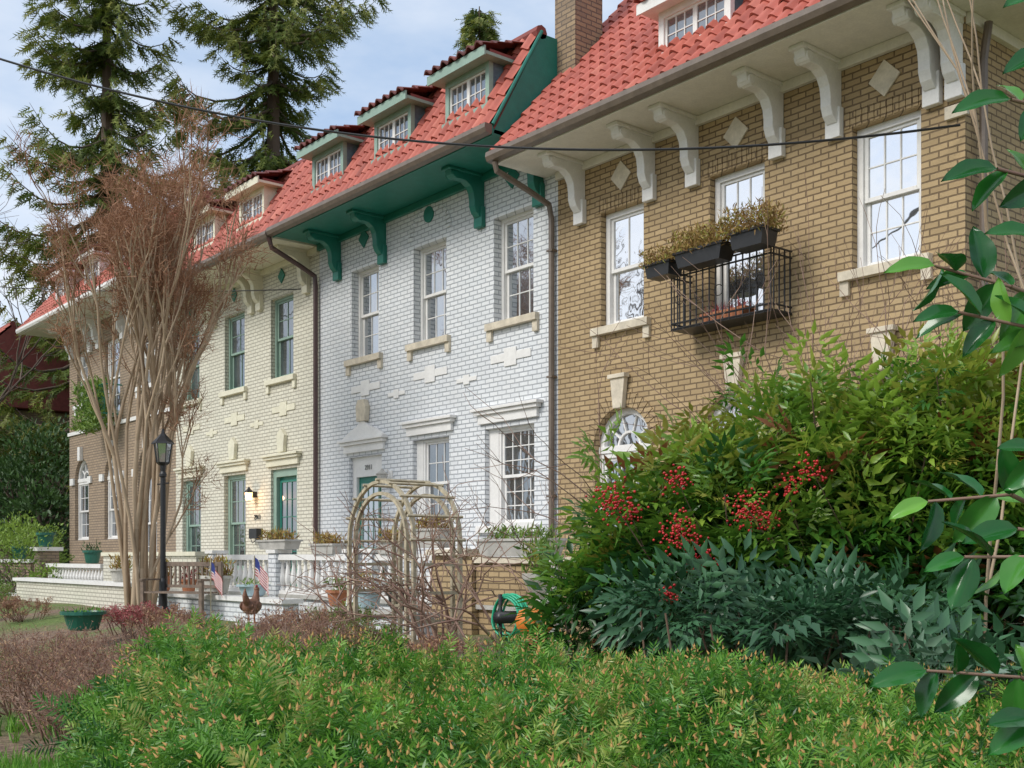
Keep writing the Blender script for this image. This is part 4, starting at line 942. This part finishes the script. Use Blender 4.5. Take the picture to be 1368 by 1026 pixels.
# lower, glaucous nandina
parts=[]
for (r_,f_,z_,rx,rz,m_) in((.66,4.3,1.40,.26,.12,50),(1.0,4.2,1.36,.25,.12,42),(1.35,4.1,1.36,.3,.14,50),(1.25,3.1,1.22,.35,.10,48),(1.6,3.0,1.26,.3,.12,48)):
    d=nrm(rng.normal(size=(m_,3))); x,y,_=site(r_,f_); P=d*rng.uniform(.3,1,(m_,1))*np.array([rx,rx,rz])+np.array([x,y,z_]); D=d*.8+rng.normal(size=d.shape)*.4+np.array([0,0,.15])
    parts.append(stamp(nandT(7,4),frames(D,np.tile([0,0,1.],(m_,1))+rng.normal(size=D.shape)*.6),P-nrm(D)*.1,rng.uniform(.8,1.4,m_),np.clip(rng.random(m_)*.7+(.18 if f_<4 else 0),0,1),'nandb'))
    s=[((x+rng.normal()*.1,y+rng.normal()*.1,.05),(x+rng.normal()*.15,y+rng.normal()*.15,z_),.008,.004) for i in range(8)]; parts.append(segs2tris(s,5,'cane'))
tri_mesh('nandina_shrub',parts)

# camellia (stands just right of the standpoint, a few branches reach in)
def bigleaf():
    nl,nw=9,7; V=[];F=[]
    for i in range(nl):
        t=i/(nl-1); wd=.5*.46*(math.sin(pi*t**.85)**.75 if 0<t<1 else 0.0)+.003
        for j in range(nw):
            u=-1+2*j/(nw-1); V.append((u*wd,t,.24*abs(u)**1.2*wd*2-.20*t*t+.014*math.sin(t*14)*abs(u)))
    for i in range(nl-1):
        for j in range(nw-1): a=i*nw+j; F+=[(a,a+1,a+nw+1),(a,a+nw+1,a+nw)]
    V+=[(-.008,0,0),(.008,0,0),(0,-.14,.02)]; F.append((len(V)-3,len(V)-2,len(V)-1))
    return np.array(V),np.array(F)
BL=bigleaf(); segs=[];LP=[];LD=[];LU=[]
def W(r,f,z): return np.array(site(r,f,z))
TOW=np.array([CT,-ST,0])  # back toward the camera; leaves are turned to face this way
def branch(pts,nl,r0=.005,s=1):
    pts=[W(*p) for p in pts]; n=len(pts)
    for i in range(n-1): segs.append((pts[i],pts[i+1],r0*(1-i/n),r0*(1-(i+1)/n)+.001))
    for k in range(nl):
        u=(k+.5)/nl*.8+.2; j=min(int(u*(n-1)),n-2); v=u*(n-1)-j; p=pts[j]+(pts[j+1]-pts[j])*v; d=nrm(pts[j+1]-pts[j])
        sd=nrm(np.cross(d,TOW))*(1 if k%2 else -1); LP.append(p); LD.append(d*.55+sd*.8+rng.normal(size=3)*.4+np.array([0,0,-.25])); LU.append(np.array([0,0,.75])+rng.normal(size=3)*.5+TOW*.75)
    LP.append(pts[-1]); LD.append(nrm(pts[-1]-pts[-2])+np.array([0,0,-.25])); LU.append(TOW*.8+np.array([0,0,.7]))
f0=1.62
branch([(1.02,1.75,0),(1.0,1.74,.8),(1.05,1.72,1.5),(1.0,1.7,2.1),(1.03,1.7,2.7)],12,.018)
branch([(1.0,1.7,2.15),(.88,1.66,2.24),(.72,f0,2.26)],8)
branch([(1.0,1.7,2.25),(.9,1.62,2.32),(.76,1.58,2.31)],7)
branch([(1.0,1.7,2.30),(.9,1.62,2.40),(.77,1.58,2.40)],7)
branch([(1.0,1.7,2.05),(.85,1.66,2.14),(.70,f0,2.16)],7)
branch([(1.05,1.7,1.85),(.85,1.65,1.95),(.72,f0,1.99),(.61,f0,2.02)],13)
branch([(1.05,1.7,1.80),(.85,1.62,1.88),(.74,1.58,1.92),(.62,1.56,1.94)],13)
branch([(1.05,1.7,1.86),(.9,1.62,1.98),(.74,1.58,2.05)],9)
branch([(1.05,1.72,1.5),(.86,1.66,1.63),(.72,f0,1.69),(.60,f0,1.68)],13)
branch([(1.05,1.72,1.45),(.88,1.6,1.56),(.76,1.55,1.60),(.62,1.54,1.60)],13)
branch([(1.05,1.72,1.52),(.9,1.62,1.68),(.74,1.58,1.75)],9)
branch([(1.05,1.72,1.5),(.9,1.62,1.62),(.72,1.6,1.64)],9)
branch([(1.02,1.72,1.2),(.9,1.7,1.38),(.76,1.68,1.42),(.62,1.68,1.43)],11)
branch([(1.02,1.72,1.15),(.9,1.66,1.32),(.74,1.6,1.37)],9)
branch([(1.02,1.72,1.25),(.9,1.66,1.42),(.78,1.6,1.48)],8)
for i in range(14):
    z=rng.uniform(.8,2.7); branch([(1.03,1.72,z-.1),(1.15+rng.uniform(0,.15),1.75+rng.normal()*.15,z),(1.3+rng.uniform(0,.2),1.75+rng.normal()*.25,z+.1)],8)
LP=np.array(LP);LD=np.array(LD);LU=np.array(LU)
tri_mesh('camellia_shrub',[segs2tris(segs,7,'twig'),stamp(BL,frames(LD,LU),LP,rng.uniform(.055,.092,len(LP)),rng.random(len(LP))**1.3,'cam')],smooth=True)
# tall thin canes at the right
s=[];t=[]
for r_,f_ in((1.9,4.4),(2.0,4.3)):
    x,y,_=site(r_,f_); grow(s,t,(x,y,.1),(.03,.03,1),1.35,.009,3,.35,.12,(1,2),.05,.8,.72,4)
tri_mesh('bare_shrub',[segs2tris(s,6,'crape')])
print('done')
